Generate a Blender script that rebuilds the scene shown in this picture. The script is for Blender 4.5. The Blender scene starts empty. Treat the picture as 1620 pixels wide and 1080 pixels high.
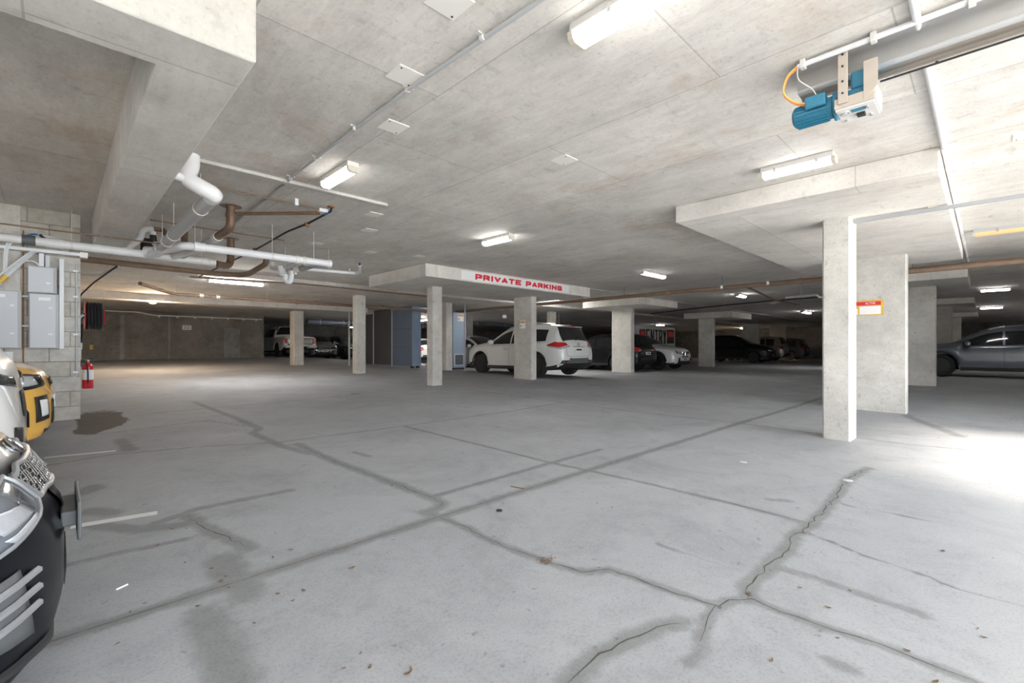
import bpy, bmesh, math, random
import numpy as np
from mathutils import Vector, Matrix

# ------------------------------------------------------------------ camera, world, sun, exposure
SC = bpy.context.scene
COL = SC.collection
EYE = 1.165                      # camera height over the floor beneath it
F = 735.0                        # focal length in pixels of the 1620 px wide frame
HOR = 550.0                      # horizon row
YAW = math.atan2(750.0, 735.0)   # angle from world +X to the view direction
FW = Vector((math.cos(YAW), math.sin(YAW), 0))
RT = Vector((math.sin(YAW), -math.cos(YAW), 0))

cd = bpy.data.cameras.new('camera'); cam = bpy.data.objects.new('camera', cd); COL.objects.link(cam)
cam.location = (0, 0, EYE)
cam.rotation_euler = (math.radians(90), 0, YAW - math.pi / 2)
cd.sensor_width = 36.0; cd.lens = 36.0 * F / 1620.0
cd.shift_y = (HOR - 540.0) / 1620.0
cd.clip_start = 0.05; cd.clip_end = 400
SC.camera = cam

W = bpy.data.worlds.new('daylight'); SC.world = W; W.use_nodes = True
wn = W.node_tree; wn.nodes.clear()
wo = wn.nodes.new('ShaderNodeOutputWorld'); wb = wn.nodes.new('ShaderNodeBackground')
wb.inputs['Color'].default_value = (0.82, 0.91, 1.0, 1); wb.inputs['Strength'].default_value = 4.6
wn.links.new(wb.outputs[0], wo.inputs[0])

sl = bpy.data.lights.new('sun', 'SUN'); sun = bpy.data.objects.new('sun', sl); COL.objects.link(sun)
sl.energy = 8.0; sl.angle = math.radians(13); sl.color = (1.0, 0.91, 0.79)
sun.rotation_euler = Vector((0.18, 1.0, -0.78)).to_track_quat('-Z', 'Y').to_euler()

SC.view_settings.view_transform = 'Standard'
SC.view_settings.look = 'None'
SC.view_settings.exposure = 0.84
SC.view_settings.gamma = 1.0
SC.view_settings.use_curve_mapping = False
SC.cycles.max_bounces = 10
SC.cycles.diffuse_bounces = 7
SC.cycles.sample_clamp_indirect = 8.0

# ------------------------------------------------------------------ place helpers
def sstep(a, b, x):
    t = min(1.0, max(0.0, (x - a) / (b - a)))
    return t * t * (3 - 2 * t)
def gz(x, y):
    """height of the falling garage floor"""
    h1 = 1.165 - 0.0235 * max(0.0, y)
    h = h1 + (0.97 - h1) * sstep(8, 18, x)
    return EYE - h
def ray(px, py):
    return FW + RT * ((px - 810.0) / F) + Vector((0, 0, (HOR - py) / F))
def onz(px, py, up):
    """point at a height 'up' over the eye seen at px,py"""
    d = ray(px, py); k = up / d.z
    return Vector((d.x * k, d.y * k, EYE + up))
def onx(px, py, X):
    d = ray(px, py); k = X / d.x
    return Vector((X, d.y * k, EYE + d.z * k))
def ony(px, py, Y):
    d = ray(px, py); k = Y / d.y
    return Vector((d.x * k, Y, EYE + d.z * k))
def onk(px, py, k):
    d = ray(px, py)
    return Vector((d.x * k, d.y * k, EYE + d.z * k))
def onfloor(px, py):
    d = ray(px, py); k = -1.0 / d.z
    for _ in range(25):
        k = (gz(d.x * k, d.y * k) - EYE) / d.z
    return Vector((d.x * k, d.y * k, gz(d.x * k, d.y * k)))

# ------------------------------------------------------------------ materials
MATS = {}
def nm(name):
    m = bpy.data.materials.new(name); m.use_nodes = True
    return m, m.node_tree, m.node_tree.nodes['Principled BSDF']
def N(nt, t, **kw):
    n = nt.nodes.new(t)
    for k, v in kw.items():
        if k in n.inputs: n.inputs[k].default_value = v
        else: setattr(n, k, v)
    return n
def plain(name, col, rough=0.5, metal=0.0, vary=0.06, scale=6.0, coat=0.0, emit=0.0, ecol=None, bump=0.0, trans=0.0, spec=0.5):
    """principled with a little procedural mottling"""
    m, nt, b = nm(name)
    tc = N(nt, 'ShaderNodeTexCoord'); no = N(nt, 'ShaderNodeTexNoise'); no.inputs['Scale'].default_value = scale; no.inputs['Detail'].default_value = 5
    nt.links.new(tc.outputs['Object'], no.inputs['Vector'])
    mx = N(nt, 'ShaderNodeMix', data_type='RGBA')
    mx.inputs[6].default_value = tuple(max(0, c * (1 - vary)) for c in col) + (1,)
    mx.inputs[7].default_value = tuple(min(1, c * (1 + vary)) for c in col) + (1,)
    nt.links.new(no.outputs['Fac'], mx.inputs[0]); nt.links.new(mx.outputs[2], b.inputs['Base Color'])
    b.inputs['Roughness'].default_value = rough; b.inputs['Metallic'].default_value = metal
    b.inputs['Coat Weight'].default_value = coat; b.inputs['Specular IOR Level'].default_value = spec
    b.inputs['Coat Roughness'].default_value = 0.06
    if trans: b.inputs['Transmission Weight'].default_value = trans
    if emit:
        b.inputs['Emission Color'].default_value = (*(ecol or col), 1); b.inputs['Emission Strength'].default_value = emit
    if bump:
        bp = N(nt, 'ShaderNodeBump'); bp.inputs['Strength'].default_value = bump; bp.inputs['Distance'].default_value = 0.01
        nt.links.new(no.outputs['Fac'], bp.inputs['Height']); nt.links.new(bp.outputs[0], b.inputs['Normal'])
    MATS[name] = m
    return m

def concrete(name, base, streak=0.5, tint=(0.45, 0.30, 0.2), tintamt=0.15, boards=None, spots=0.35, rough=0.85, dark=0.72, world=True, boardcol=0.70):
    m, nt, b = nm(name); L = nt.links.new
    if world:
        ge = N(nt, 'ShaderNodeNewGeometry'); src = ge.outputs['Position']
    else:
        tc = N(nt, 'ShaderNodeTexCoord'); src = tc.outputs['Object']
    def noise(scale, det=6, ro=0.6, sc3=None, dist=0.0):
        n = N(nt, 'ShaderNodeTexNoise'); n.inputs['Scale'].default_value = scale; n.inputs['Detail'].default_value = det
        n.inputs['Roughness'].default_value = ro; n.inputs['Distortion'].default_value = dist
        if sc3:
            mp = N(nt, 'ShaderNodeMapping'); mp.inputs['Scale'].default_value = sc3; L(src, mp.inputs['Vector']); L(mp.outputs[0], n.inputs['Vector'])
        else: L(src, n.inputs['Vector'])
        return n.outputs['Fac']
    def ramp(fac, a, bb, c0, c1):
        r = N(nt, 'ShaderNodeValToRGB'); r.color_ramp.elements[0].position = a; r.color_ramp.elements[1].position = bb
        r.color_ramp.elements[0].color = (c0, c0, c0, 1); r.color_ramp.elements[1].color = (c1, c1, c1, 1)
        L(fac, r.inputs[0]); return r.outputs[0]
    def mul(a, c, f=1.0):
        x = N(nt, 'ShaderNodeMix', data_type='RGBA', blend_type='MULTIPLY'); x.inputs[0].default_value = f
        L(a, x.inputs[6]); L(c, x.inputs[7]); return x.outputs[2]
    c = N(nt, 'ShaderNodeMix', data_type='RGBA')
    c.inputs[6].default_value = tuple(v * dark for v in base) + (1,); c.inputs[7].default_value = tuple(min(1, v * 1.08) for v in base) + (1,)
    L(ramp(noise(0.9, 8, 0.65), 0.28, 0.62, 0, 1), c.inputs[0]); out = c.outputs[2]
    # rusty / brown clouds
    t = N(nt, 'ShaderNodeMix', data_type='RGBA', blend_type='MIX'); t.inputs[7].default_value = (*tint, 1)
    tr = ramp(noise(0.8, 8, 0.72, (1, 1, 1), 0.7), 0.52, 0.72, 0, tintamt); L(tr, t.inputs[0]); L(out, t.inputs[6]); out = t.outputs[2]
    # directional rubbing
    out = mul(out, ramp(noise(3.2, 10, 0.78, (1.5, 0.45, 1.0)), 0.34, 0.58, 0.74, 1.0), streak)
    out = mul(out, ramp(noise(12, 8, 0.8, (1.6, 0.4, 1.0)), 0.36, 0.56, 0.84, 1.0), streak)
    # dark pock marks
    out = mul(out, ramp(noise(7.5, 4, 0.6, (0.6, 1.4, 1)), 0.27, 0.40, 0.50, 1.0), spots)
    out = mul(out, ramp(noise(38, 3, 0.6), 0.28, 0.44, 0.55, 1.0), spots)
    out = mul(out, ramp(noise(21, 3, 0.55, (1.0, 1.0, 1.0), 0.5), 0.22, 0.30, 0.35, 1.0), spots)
    if boards:
        mp = N(nt, 'ShaderNodeMapping'); mp.inputs['Location'].default_value = boards[2]; mp.inputs['Rotation'].default_value = boards[3]
        L(src, mp.inputs['Vector'])
        br = N(nt, 'ShaderNodeTexBrick'); br.inputs['Scale'].default_value = 1.0
        br.inputs['Color1'].default_value = (1, 1, 1, 1); br.inputs['Color2'].default_value = (0.90, 0.90, 0.91, 1); br.inputs['Mortar'].default_value = (boardcol,) * 3 + (1,)
        br.inputs['Mortar Size'].default_value = 0.006; br.inputs['Mortar Smooth'].default_value = 0.4
        br.inputs['Brick Width'].default_value = boards[0]; br.inputs['Row Height'].default_value = boards[1]
        br.offset = 0.37
        L(mp.outputs[0], br.inputs['Vector']); out = mul(out, br.outputs['Color'])
    L(out, b.inputs['Base Color'])
    b.inputs['Roughness'].default_value = rough
    bp = N(nt, 'ShaderNodeBump'); bp.inputs['Strength'].default_value = 0.25; bp.inputs['Distance'].default_value = 0.01
    L(noise(25, 6), bp.inputs['Height']); L(bp.outputs[0], b.inputs['Normal'])
    MATS[name] = m
    return m

M = MATS
concrete('ceiling_concrete', (0.80, 0.765, 0.715), boards=(2.4, 1.2, (0.35, 0.45, 0), (0, 0, math.pi / 2)), tint=(0.62, 0.48, 0.36), tintamt=0.6, dark=0.86, streak=0.62)
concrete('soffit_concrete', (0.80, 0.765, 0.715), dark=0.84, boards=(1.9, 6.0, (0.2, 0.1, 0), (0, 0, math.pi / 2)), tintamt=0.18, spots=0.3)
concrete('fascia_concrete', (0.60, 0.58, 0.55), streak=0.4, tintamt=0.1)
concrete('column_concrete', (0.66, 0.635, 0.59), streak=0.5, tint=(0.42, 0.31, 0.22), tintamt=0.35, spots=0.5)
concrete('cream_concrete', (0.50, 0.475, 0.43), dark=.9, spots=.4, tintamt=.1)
concrete('bounce_concrete', (0.80, 0.77, 0.72), dark=.9, spots=.1)
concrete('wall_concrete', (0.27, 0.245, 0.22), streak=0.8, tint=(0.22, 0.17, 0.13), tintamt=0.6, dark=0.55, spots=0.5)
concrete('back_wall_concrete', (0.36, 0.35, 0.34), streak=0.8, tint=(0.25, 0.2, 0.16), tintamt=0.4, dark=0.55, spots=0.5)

def blockwork():
    m, nt, b = nm('blockwork'); L = nt.links.new
    ge = N(nt, 'ShaderNodeNewGeometry'); sx = N(nt, 'ShaderNodeSeparateXYZ'); L(ge.outputs['Position'], sx.inputs[0])
    ad = N(nt, 'ShaderNodeMath', operation='ADD'); L(sx.outputs[0], ad.inputs[0]); L(sx.outputs[1], ad.inputs[1])
    cb = N(nt, 'ShaderNodeCombineXYZ'); L(ad.outputs[0], cb.inputs[0]); L(sx.outputs[2], cb.inputs[1])
    mp = N(nt, 'ShaderNodeMapping'); mp.inputs['Location'].default_value = (-8.83 + 0.1, -0.18, 0); L(cb.outputs[0], mp.inputs['Vector'])
    br = N(nt, 'ShaderNodeTexBrick'); br.inputs['Scale'].default_value = 1.0
    br.inputs['Color1'].default_value = (0.52, 0.49, 0.43, 1); br.inputs['Color2'].default_value = (0.62, 0.60, 0.56, 1); br.inputs['Mortar'].default_value = (0.36, 0.31, 0.26, 1)
    br.inputs['Brick Width'].default_value = 0.40; br.inputs['Row Height'].default_value = 0.2; br.inputs['Mortar Size'].default_value = 0.006
    br.inputs['Mortar Smooth'].default_value = 0.3; br.inputs['Bias'].default_value = 0.1
    L(mp.outputs[0], br.inputs['Vector'])
    no = N(nt, 'ShaderNodeTexNoise'); no.inputs['Scale'].default_value = 14; no.inputs['Detail'].default_value = 8; L(ge.outputs['Position'], no.inputs['Vector'])
    r = N(nt, 'ShaderNodeValToRGB'); r.color_ramp.elements[0].position = 0.3; r.color_ramp.elements[0].color = (0.78, 0.77, 0.76, 1); r.color_ramp.elements[1].position = 0.65
    L(no.outputs['Fac'], r.inputs[0])
    x = N(nt, 'ShaderNodeMix', data_type='RGBA', blend_type='MULTIPLY'); x.inputs[0].default_value = 1; L(br.outputs['Color'], x.inputs[6]); L(r.outputs[0], x.inputs[7]); L(x.outputs[2], b.inputs['Base Color'])
    b.inputs['Roughness'].default_value = 0.9
    bp = N(nt, 'ShaderNodeBump'); bp.inputs['Strength'].default_value = 0.6; bp.inputs['Distance'].default_value = 0.01; bp.invert = True
    L(br.outputs['Fac'], bp.inputs['Height']); L(bp.outputs[0], b.inputs['Normal'])
    MATS['blockwork'] = m
blockwork()

def floor_mat():
    m, nt, b = nm('floor_concrete'); L = nt.links.new
    ge = N(nt, 'ShaderNodeNewGeometry'); src = ge.outputs['Position']
    def noise(scale, det=6, ro=0.6, sc3=None, dist=0.0):
        n = N(nt, 'ShaderNodeTexNoise'); n.inputs['Scale'].default_value = scale; n.inputs['Detail'].default_value = det
        n.inputs['Roughness'].default_value = ro; n.inputs['Distortion'].default_value = dist
        if sc3:
            mp = N(nt, 'ShaderNodeMapping'); mp.inputs['Scale'].default_value = sc3; L(src, mp.inputs['Vector']); L(mp.outputs[0], n.inputs['Vector'])
        else: L(src, n.inputs['Vector'])
        return n.outputs['Fac']
    def ramp(fac, a, bb, c0, c1):
        r = N(nt, 'ShaderNodeValToRGB'); r.color_ramp.elements[0].position = a; r.color_ramp.elements[1].position = bb
        r.color_ramp.elements[0].color = (*c0, 1) if isinstance(c0, tuple) else (c0, c0, c0, 1)
        r.color_ramp.elements[1].color = (*c1, 1) if isinstance(c1, tuple) else (c1, c1, c1, 1)
        L(fac, r.inputs[0]); return r.outputs[0]
    def mul(a, c, f=1.0):
        x = N(nt, 'ShaderNodeMix', data_type='RGBA', blend_type='MULTIPLY'); x.inputs[0].default_value = f
        L(a, x.inputs[6]); L(c, x.inputs[7]); return x.outputs[2]
    out = ramp(noise(0.7, 9, 0.62, (1, 1, 1), 0.3), 0.3, 0.7, (0.345, 0.355, 0.375), (0.43, 0.44, 0.46))
    out = mul(out, ramp(noise(1.1, 10, 0.75, (1, 1, 1), 0.8), 0.30, 0.55, 0.80, 1.0), 0.9)
    out = mul(out, ramp(noise(4.3, 10, 0.8, (1, 1, 1), 0.5), 0.32, 0.5, 0.84, 1.0), 0.8)
    out = mul(out, ramp(noise(90, 3, 0.7), 0.36, 0.5, 0.78, 1.0), 0.7)
    out = mul(out, ramp(noise(16, 3, 0.5), 0.25, 0.30, 0.55, 1.0), 0.7)
    # attributes painted on the floor mesh: r = damp halo round a crack, g = crack / joint, b = brown dirt
    at = N(nt, 'ShaderNodeAttribute', attribute_name='wear'); sp = N(nt, 'ShaderNodeSeparateColor'); L(at.outputs['Color'], sp.inputs[0])
    n2 = noise(9, 6, 0.65)
    def thr(ch, lo, hi, amt):
        s = N(nt, 'ShaderNodeMath', operation='ADD'); L(ch, s.inputs[0])
        q = N(nt, 'ShaderNodeMath', operation='MULTIPLY_ADD'); L(n2, q.inputs[0]); q.inputs[1].default_value = 0.9; q.inputs[2].default_value = -0.45; L(q.outputs[0], s.inputs[1])
        r = N(nt, 'ShaderNodeMapRange', interpolation_type='SMOOTHSTEP'); r.inputs[1].default_value = lo; r.inputs[2].default_value = hi; r.inputs[3].default_value = 0; r.inputs[4].default_value = amt
        L(s.outputs[0], r.inputs[0]); return r.outputs[0]
    def mixto(a, fac, col, mode='MULTIPLY'):
        x = N(nt, 'ShaderNodeMix', data_type='RGBA', blend_type=mode); L(fac, x.inputs[0]); L(a, x.inputs[6]); x.inputs[7].default_value = (*col, 1); return x.outputs[2]
    out = mixto(out, thr(sp.outputs[0], 0.15, 0.75, 0.85), (0.62, 0.62, 0.60))
    out = mixto(out, thr(sp.outputs[2], 0.30, 0.55, 1.0), (0.30, 0.25, 0.20))
    L(out, b.inputs['Base Color'])
    ro = N(nt, 'ShaderNodeMapRange'); ro.inputs[3].default_value = 0.62; ro.inputs[4].default_value = 0.85
    L(noise(1.2, 6), ro.inputs[0]); L(ro.outputs[0], b.inputs['Roughness'])
    b.inputs['Specular IOR Level'].default_value = 0.35
    bp = N(nt, 'ShaderNodeBump'); bp.inputs['Strength'].default_value = 0.15; bp.inputs['Distance'].default_value = 0.005
    L(noise(40, 5), bp.inputs['Height']); L(bp.outputs[0], b.inputs['Normal'])
    MATS['floor_concrete'] = m
floor_mat()

plain('crack_dark', (0.10, 0.095, 0.085), 0.95, vary=0.5, scale=30)
plain('joint_dark', (0.20, 0.195, 0.185), 0.95, vary=0.4, scale=20)
plain('line_paint', (0.74, 0.74, 0.74), 0.7, vary=0.12, scale=9)
plain('asphalt', (0.30, 0.29, 0.28), 0.95, vary=0.2, scale=8)
plain('white_pvc', (0.80, 0.80, 0.81), 0.35, vary=0.03)
plain('grey_pvc', (0.50, 0.51, 0.52), 0.45, vary=0.05)
plain('conduit_grey', (0.40, 0.41, 0.43), 0.45, vary=0.06)
plain('brown_pipe', (0.24, 0.16, 0.11), 0.55, vary=0.35, scale=9)
plain('copper_brown', (0.21, 0.135, 0.09), 0.45, 0.3, vary=0.4, scale=12)
plain('red_brown', (0.33, 0.19, 0.13), 0.5, vary=0.2)
plain('black_rubber', (0.018, 0.018, 0.02), 0.6, vary=0.3)
plain('tyre', (0.022, 0.022, 0.024), 0.8, vary=0.3, bump=0.2)
plain('galvanised', (0.74, 0.72, 0.69), 0.45, 0.12, vary=0.14, scale=7)
plain('steel_tan', (0.56, 0.49, 0.42), 0.45, 0.15, vary=0.14, scale=9)
plain('cable_white', (0.72, 0.73, 0.74), 0.5)
plain('cable_yellow', (0.80, 0.50, 0.08), 0.5)
plain('cable_orange', (0.85, 0.22, 0.06), 0.5)
plain('box_grey', (0.60, 0.62, 0.65), 0.45, vary=0.02)
plain('box_edge', (0.46, 0.46, 0.46), 0.5, vary=0.03)
plain('trunking_white', (0.76, 0.77, 0.79), 0.4, vary=0.02)
plain('blue_tape', (0.05, 0.20, 0.50), 0.6)
plain('motor_blue', (0.035, 0.21, 0.33), 0.45, vary=0.15, scale=15)
plain('dark_metal', (0.05, 0.055, 0.06), 0.45, 0.5)
plain('chrome', (0.75, 0.75, 0.77), 0.12, 1.0, vary=0.02)
plain('glass_dark', (0.012, 0.014, 0.017), 0.06, 0.0, vary=0.0, coat=0.6)
plain('glass_tint', (0.035, 0.04, 0.045), 0.05, 0.0, vary=0.0, coat=0.8)
plain('lamp_lens', (0.62, 0.64, 0.68), 0.12, 0.35, vary=0.15, scale=30, coat=0.8)
plain('red_lens', (0.55, 0.015, 0.02), 0.2, vary=0.2, coat=0.8)
plain('amber_lens', (0.75, 0.30, 0.06), 0.2, coat=0.5)
plain('trim_black', (0.028, 0.028, 0.03), 0.6, vary=0.2)
plain('trim_grey', (0.11, 0.115, 0.12), 0.5, vary=0.1)
plain('fin_silver', (0.36, 0.37, 0.39), 0.35, 0.4)
plain('rim_black', (0.03, 0.03, 0.033), 0.35, 0.4)
plain('rim_silver', (0.45, 0.46, 0.48), 0.3, 0.8)
plain('plate_white', (0.78, 0.78, 0.78), 0.4, vary=0.02)
plain('ink_black', (0.02, 0.02, 0.02), 0.5)
plain('ink_red', (0.72, 0.03, 0.06), 0.5, vary=0.02)
plain('sign_white', (0.86, 0.86, 0.86), 0.45, vary=0.01)
plain('sign_yellow', (0.72, 0.46, 0.08), 0.5)
plain('sign_orange', (0.75, 0.33, 0.07), 0.5)
plain('paint_white', (0.80, 0.79, 0.77), 0.3, vary=0.01, coat=0.8)
plain('paint_black', (0.006, 0.006, 0.007), 0.3, vary=0.05, coat=0.35, spec=0.25)
plain('paint_black_gloss', (0.006, 0.007, 0.010), 0.3, 0.0, vary=0.05, coat=0.15, spec=0.15)
plain('paint_yellow', (0.88, 0.50, 0.10), 0.3, vary=0.02, coat=0.8)
plain('paint_grey', (0.13, 0.145, 0.18), 0.3, 0.5, vary=0.03, coat=1.0)
plain('paint_silver', (0.42, 0.40, 0.37), 0.3, 0.5, vary=0.03, coat=1.0)
plain('paint_blue', (0.03, 0.04, 0.06), 0.3, 0.2, coat=0.8)
plain('extinguisher_red', (0.62, 0.012, 0.03), 0.3, coat=0.4)
plain('blue_cladding', (0.16, 0.21, 0.30), 0.5, 0.1, vary=0.12, scale=2)
plain('blue_light_cladding', (0.30, 0.38, 0.50), 0.5, 0.1, vary=0.15, scale=4)
plain('dark_cladding', (0.09, 0.095, 0.105), 0.6, 0.1, vary=0.12, scale=2)
plain('duct_metal', (0.30, 0.34, 0.42), 0.35, 0.8, vary=0.2, scale=5)
plain('rust', (0.30, 0.15, 0.07), 0.8, vary=0.4, scale=30)
plain('leaf_brown', (0.21, 0.145, 0.095), 0.8, vary=0.3, scale=20)
plain('tube_on', (1, 1, 1), 0.5, vary=0, emit=22.0, ecol=(1.0, 0.97, 0.93))
plain('tube_near', (1, 1, 1), 0.5, vary=0, emit=8.0, ecol=(1.0, 0.97, 0.93))
plain('tube_soft', (1, 1, 1), 0.5, vary=0, emit=5.0, ecol=(1.0, 0.97, 0.93))
plain('tube_deep', (1, 1, 1), 0.5, vary=0, emit=105.0, ecol=(1.0, 0.97, 0.92))
plain('headlight_grey', (0.17, 0.19, 0.22), 0.15, 0.2, vary=0.15, coat=1.0)
plain('tube_warm', (0.55, 0.33, 0.16), 0.5, vary=0, emit=0.30, ecol=(1.0, 0.62, 0.30))
plain('bulb_warm', (1.0, 0.8, 0.6), 0.5, vary=0, emit=220.0, ecol=(1.0, 0.78, 0.55))
plain('led_red', (0.9, 0.02, 0.02), 0.5, vary=0, emit=0.5, ecol=(1.0, 0.05, 0.05))
plain('diffuser_end', (0.62, 0.56, 0.47), 0.4, vary=0.15, scale=30)
plain('cover_plate', (0.92, 0.89, 0.84), 0.6, vary=0.03)

# ------------------------------------------------------------------ mesh builder
class MB:
    def __init__(s): s.v = []; s.f = []; s.mi = []; s.cur = 0
    def mat(s, i): s.cur = i; return s
    def add(s, vs, fs):
        o = len(s.v); s.v += [tuple(p) for p in vs]
        s.f += [tuple(i + o for i in f) for f in fs]; s.mi += [s.cur] * len(fs)
        return s
    def box(s, x0, x1, y0, y1, z0, z1, rot=None, piv=None):
        vs = [Vector((x, y, z)) for z in (z0, z1) for (x, y) in ((x0, y0), (x1, y0), (x1, y1), (x0, y1))]
        if rot is not None:
            p = Vector(piv) if piv else Vector(((x0 + x1) / 2, (y0 + y1) / 2, (z0 + z1) / 2))
            vs = [rot @ (v - p) + p for v in vs]
        return s.add(vs, [(3, 2, 1, 0), (4, 5, 6, 7), (0, 1, 5, 4), (1, 2, 6, 5), (2, 3, 7, 6), (3, 0, 4, 7)])
    def cbox(s, c, d, rot=None):
        return s.box(c[0] - d[0] / 2, c[0] + d[0] / 2, c[1] - d[1] / 2, c[1] + d[1] / 2, c[2] - d[2] / 2, c[2] + d[2] / 2, rot, c)
    def chbox(s, x0, x1, y0, y1, z0, z1, c=0.02):
        """box with chamfered vertical corners"""
        pl = [(x0 + c, y0), (x1 - c, y0), (x1, y0 + c), (x1, y1 - c), (x1 - c, y1), (x0 + c, y1), (x0, y1 - c), (x0, y0 + c)]
        return s.prism(pl, z0, z1)
    def prism(s, pl, z0, z1):
        n = len(pl); vs = [(x, y, z0) for x, y in pl] + [(x, y, z1) for x, y in pl]
        return s.add(vs, [tuple(range(n))[::-1], tuple(range(n, 2 * n))] + [(i, (i + 1) % n, n + (i + 1) % n, n + i) for i in range(n)])
    def ngon(s, pts): return s.add(pts, [tuple(range(len(pts)))])
    def tube(s, pts, r, n=12, cap=True, rs=None):
        pts = [Vector(p) for p in pts]; rings = []
        up = Vector((0, 0, 1))
        prevu = None
        for i, p in enumerate(pts):
            if i == 0: t = pts[1] - p
            elif i == len(pts) - 1: t = p - pts[i - 1]
            else: t = (pts[i + 1] - p).normalized() + (p - pts[i - 1]).normalized()
            if t.length < 1e-9: t = Vector((0, 0, 1))
            t.normalize()
            if prevu is None:
                a = up if abs(t.z) < 0.9 else Vector((1, 0, 0)); u = (a - t * a.dot(t)).normalized()
            else:
                u = (prevu - t * prevu.dot(t))
                u = u.normalized() if u.length > 1e-6 else Vector((1, 0, 0))
            prevu = u; w = t.cross(u); rr = rs[i] if rs else r
            rings.append([p + u * math.cos(2 * math.pi * k / n) * rr + w * math.sin(2 * math.pi * k / n) * rr for k in range(n)])
        vs = [q for ring in rings for q in ring]; fs = []
        for i in range(len(pts) - 1):
            for k in range(n):
                a = i * n + k; b_ = i * n + (k + 1) % n
                fs.append((a, b_, b_ + n, a + n))
        if cap:
            fs.append(tuple(range(n))[::-1]); fs.append(tuple(range(len(vs) - n, len(vs))))
        return s.add(vs, fs)
    def cyl(s, a, b, r, n=20): return s.tube([a, b], r, n)
    def lathe(s, prof, n=24, M4=None, close=True):
        """prof: list of (r, h) round local z"""
        vs = []; fs = []
        for (r, h) in prof:
            for k in range(n):
                v = Vector((r * math.cos(2 * math.pi * k / n), r * math.sin(2 * math.pi * k / n), h)); vs.append(M4 @ v if M4 else v)
        for i in range(len(prof) - 1):
            for k in range(n):
                a = i * n + k; b_ = i * n + (k + 1) % n; fs.append((a, b_, b_ + n, a + n))
        if close:
            fs.append(tuple(range(n))[::-1]); fs.append(tuple(range(len(vs) - n, len(vs))))
        return s.add(vs, fs)
    def grid(s, fn, nu, nv):
        vs = [fn(i / nu, j / nv) for j in range(nv + 1) for i in range(nu + 1)]; w = nu + 1
        return s.add(vs, [(j * w + i, j * w + i + 1, (j + 1) * w + i + 1, (j + 1) * w + i) for j in range(nv) for i in range(nu)])
    def build(s, name, mats, parent=None, smooth=35, bevel=0.0, weld=False):
        me = bpy.data.meshes.new(name); me.from_pydata(s.v, [], s.f)
        for m in (mats if isinstance(mats, (list, tuple)) else [mats]): me.materials.append(M[m] if isinstance(m, str) else m)
        me.polygons.foreach_set('material_index', s.mi)
        if weld or True:
            bm = bmesh.new(); bm.from_mesh(me)
            if weld: bmesh.ops.remove_doubles(bm, verts=bm.verts, dist=1e-5)
            bmesh.ops.recalc_face_normals(bm, faces=bm.faces); bm.to_mesh(me); bm.free()
        me.update()
        if smooth:
            me.polygons.foreach_set('use_smooth', [True] * len(me.polygons)); me.set_sharp_from_angle(angle=math.radians(smooth))
        o = bpy.data.objects.new(name, me); COL.objects.link(o)
        if parent: o.parent = parent
        if bevel:
            bv = o.modifiers.new('bevel', 'BEVEL'); bv.width = bevel; bv.segments = 2; bv.limit_method = 'ANGLE'
        return o

def pieces(mbs, name, mat, parent, **kw):
    """like pieces, each a part of its own"""
    return [m.build(name, mat, parent, **kw) for m in mbs]

def round_path(pts, r, n=5):
    """polyline with rounded elbows"""
    pts = [Vector(p) for p in pts]; out = [pts[0]]
    for i in range(1, len(pts) - 1):
        a, b, c = pts[i - 1], pts[i], pts[i + 1]; d1 = a - b; d2 = c - b
        q = min(r, d1.length * 0.45, d2.length * 0.45); p1 = b + d1.normalized() * q; p2 = b + d2.normalized() * q
        for k in range(n + 1):
            t = k / n; out.append(p1 * (1 - t) ** 2 + b * 2 * t * (1 - t) + p2 * t * t)
    out.append(pts[-1]); return out

def tag(o, label=None, cat=None, group=None, kind=None):
    if label: o['label'] = label
    if cat: o['category'] = cat
    if group: o['group'] = group
    if kind: o['kind'] = kind
    return o
def empty(name, loc, label, cat, group=None, rz=0.0):
    o = bpy.data.objects.new(name, None); COL.objects.link(o); o.location = loc; o.rotation_euler = (0, 0, rz)
    o.empty_display_size = 0.1
    return tag(o, label, cat, group)
def local(o):
    """matrix taking world points into the space of an unparented empty"""
    return (Matrix.Translation(o.location) @ o.rotation_euler.to_matrix().to_4x4()).inverted()
def shift(mb, root):
    m = local(root); mb.v = [tuple(m @ Vector(p)) for p in mb.v]; return mb
def copy_tree(o, parent=None):
    c = o.copy(); COL.objects.link(c)
    if parent: c.parent = parent
    for ch in list(o.children): copy_tree(ch, c)
    return c
def text_mesh(txt, size, depth=0.002, bold=0.0, sx=1.0, spacing=1.0, shear=0.0):
    cu = bpy.data.curves.new('txt', 'FONT'); cu.body = txt; cu.size = size; cu.extrude = depth; cu.offset = bold
    cu.align_x = 'CENTER'; cu.align_y = 'CENTER'; cu.space_character = spacing; cu.shear = shear; cu.resolution_u = 4
    o = bpy.data.objects.new('txt', cu); COL.objects.link(o)
    dg = bpy.context.evaluated_depsgraph_get(); dg.update()
    me = bpy.data.meshes.new_from_object(o.evaluated_get(dg))
    bpy.data.objects.remove(o)
    vs = [Vector((v.co.x * sx, v.co.y, v.co.z)) for v in me.vertices]; fs = [tuple(p.vertices) for p in me.polygons]
    return vs, fs
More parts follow.
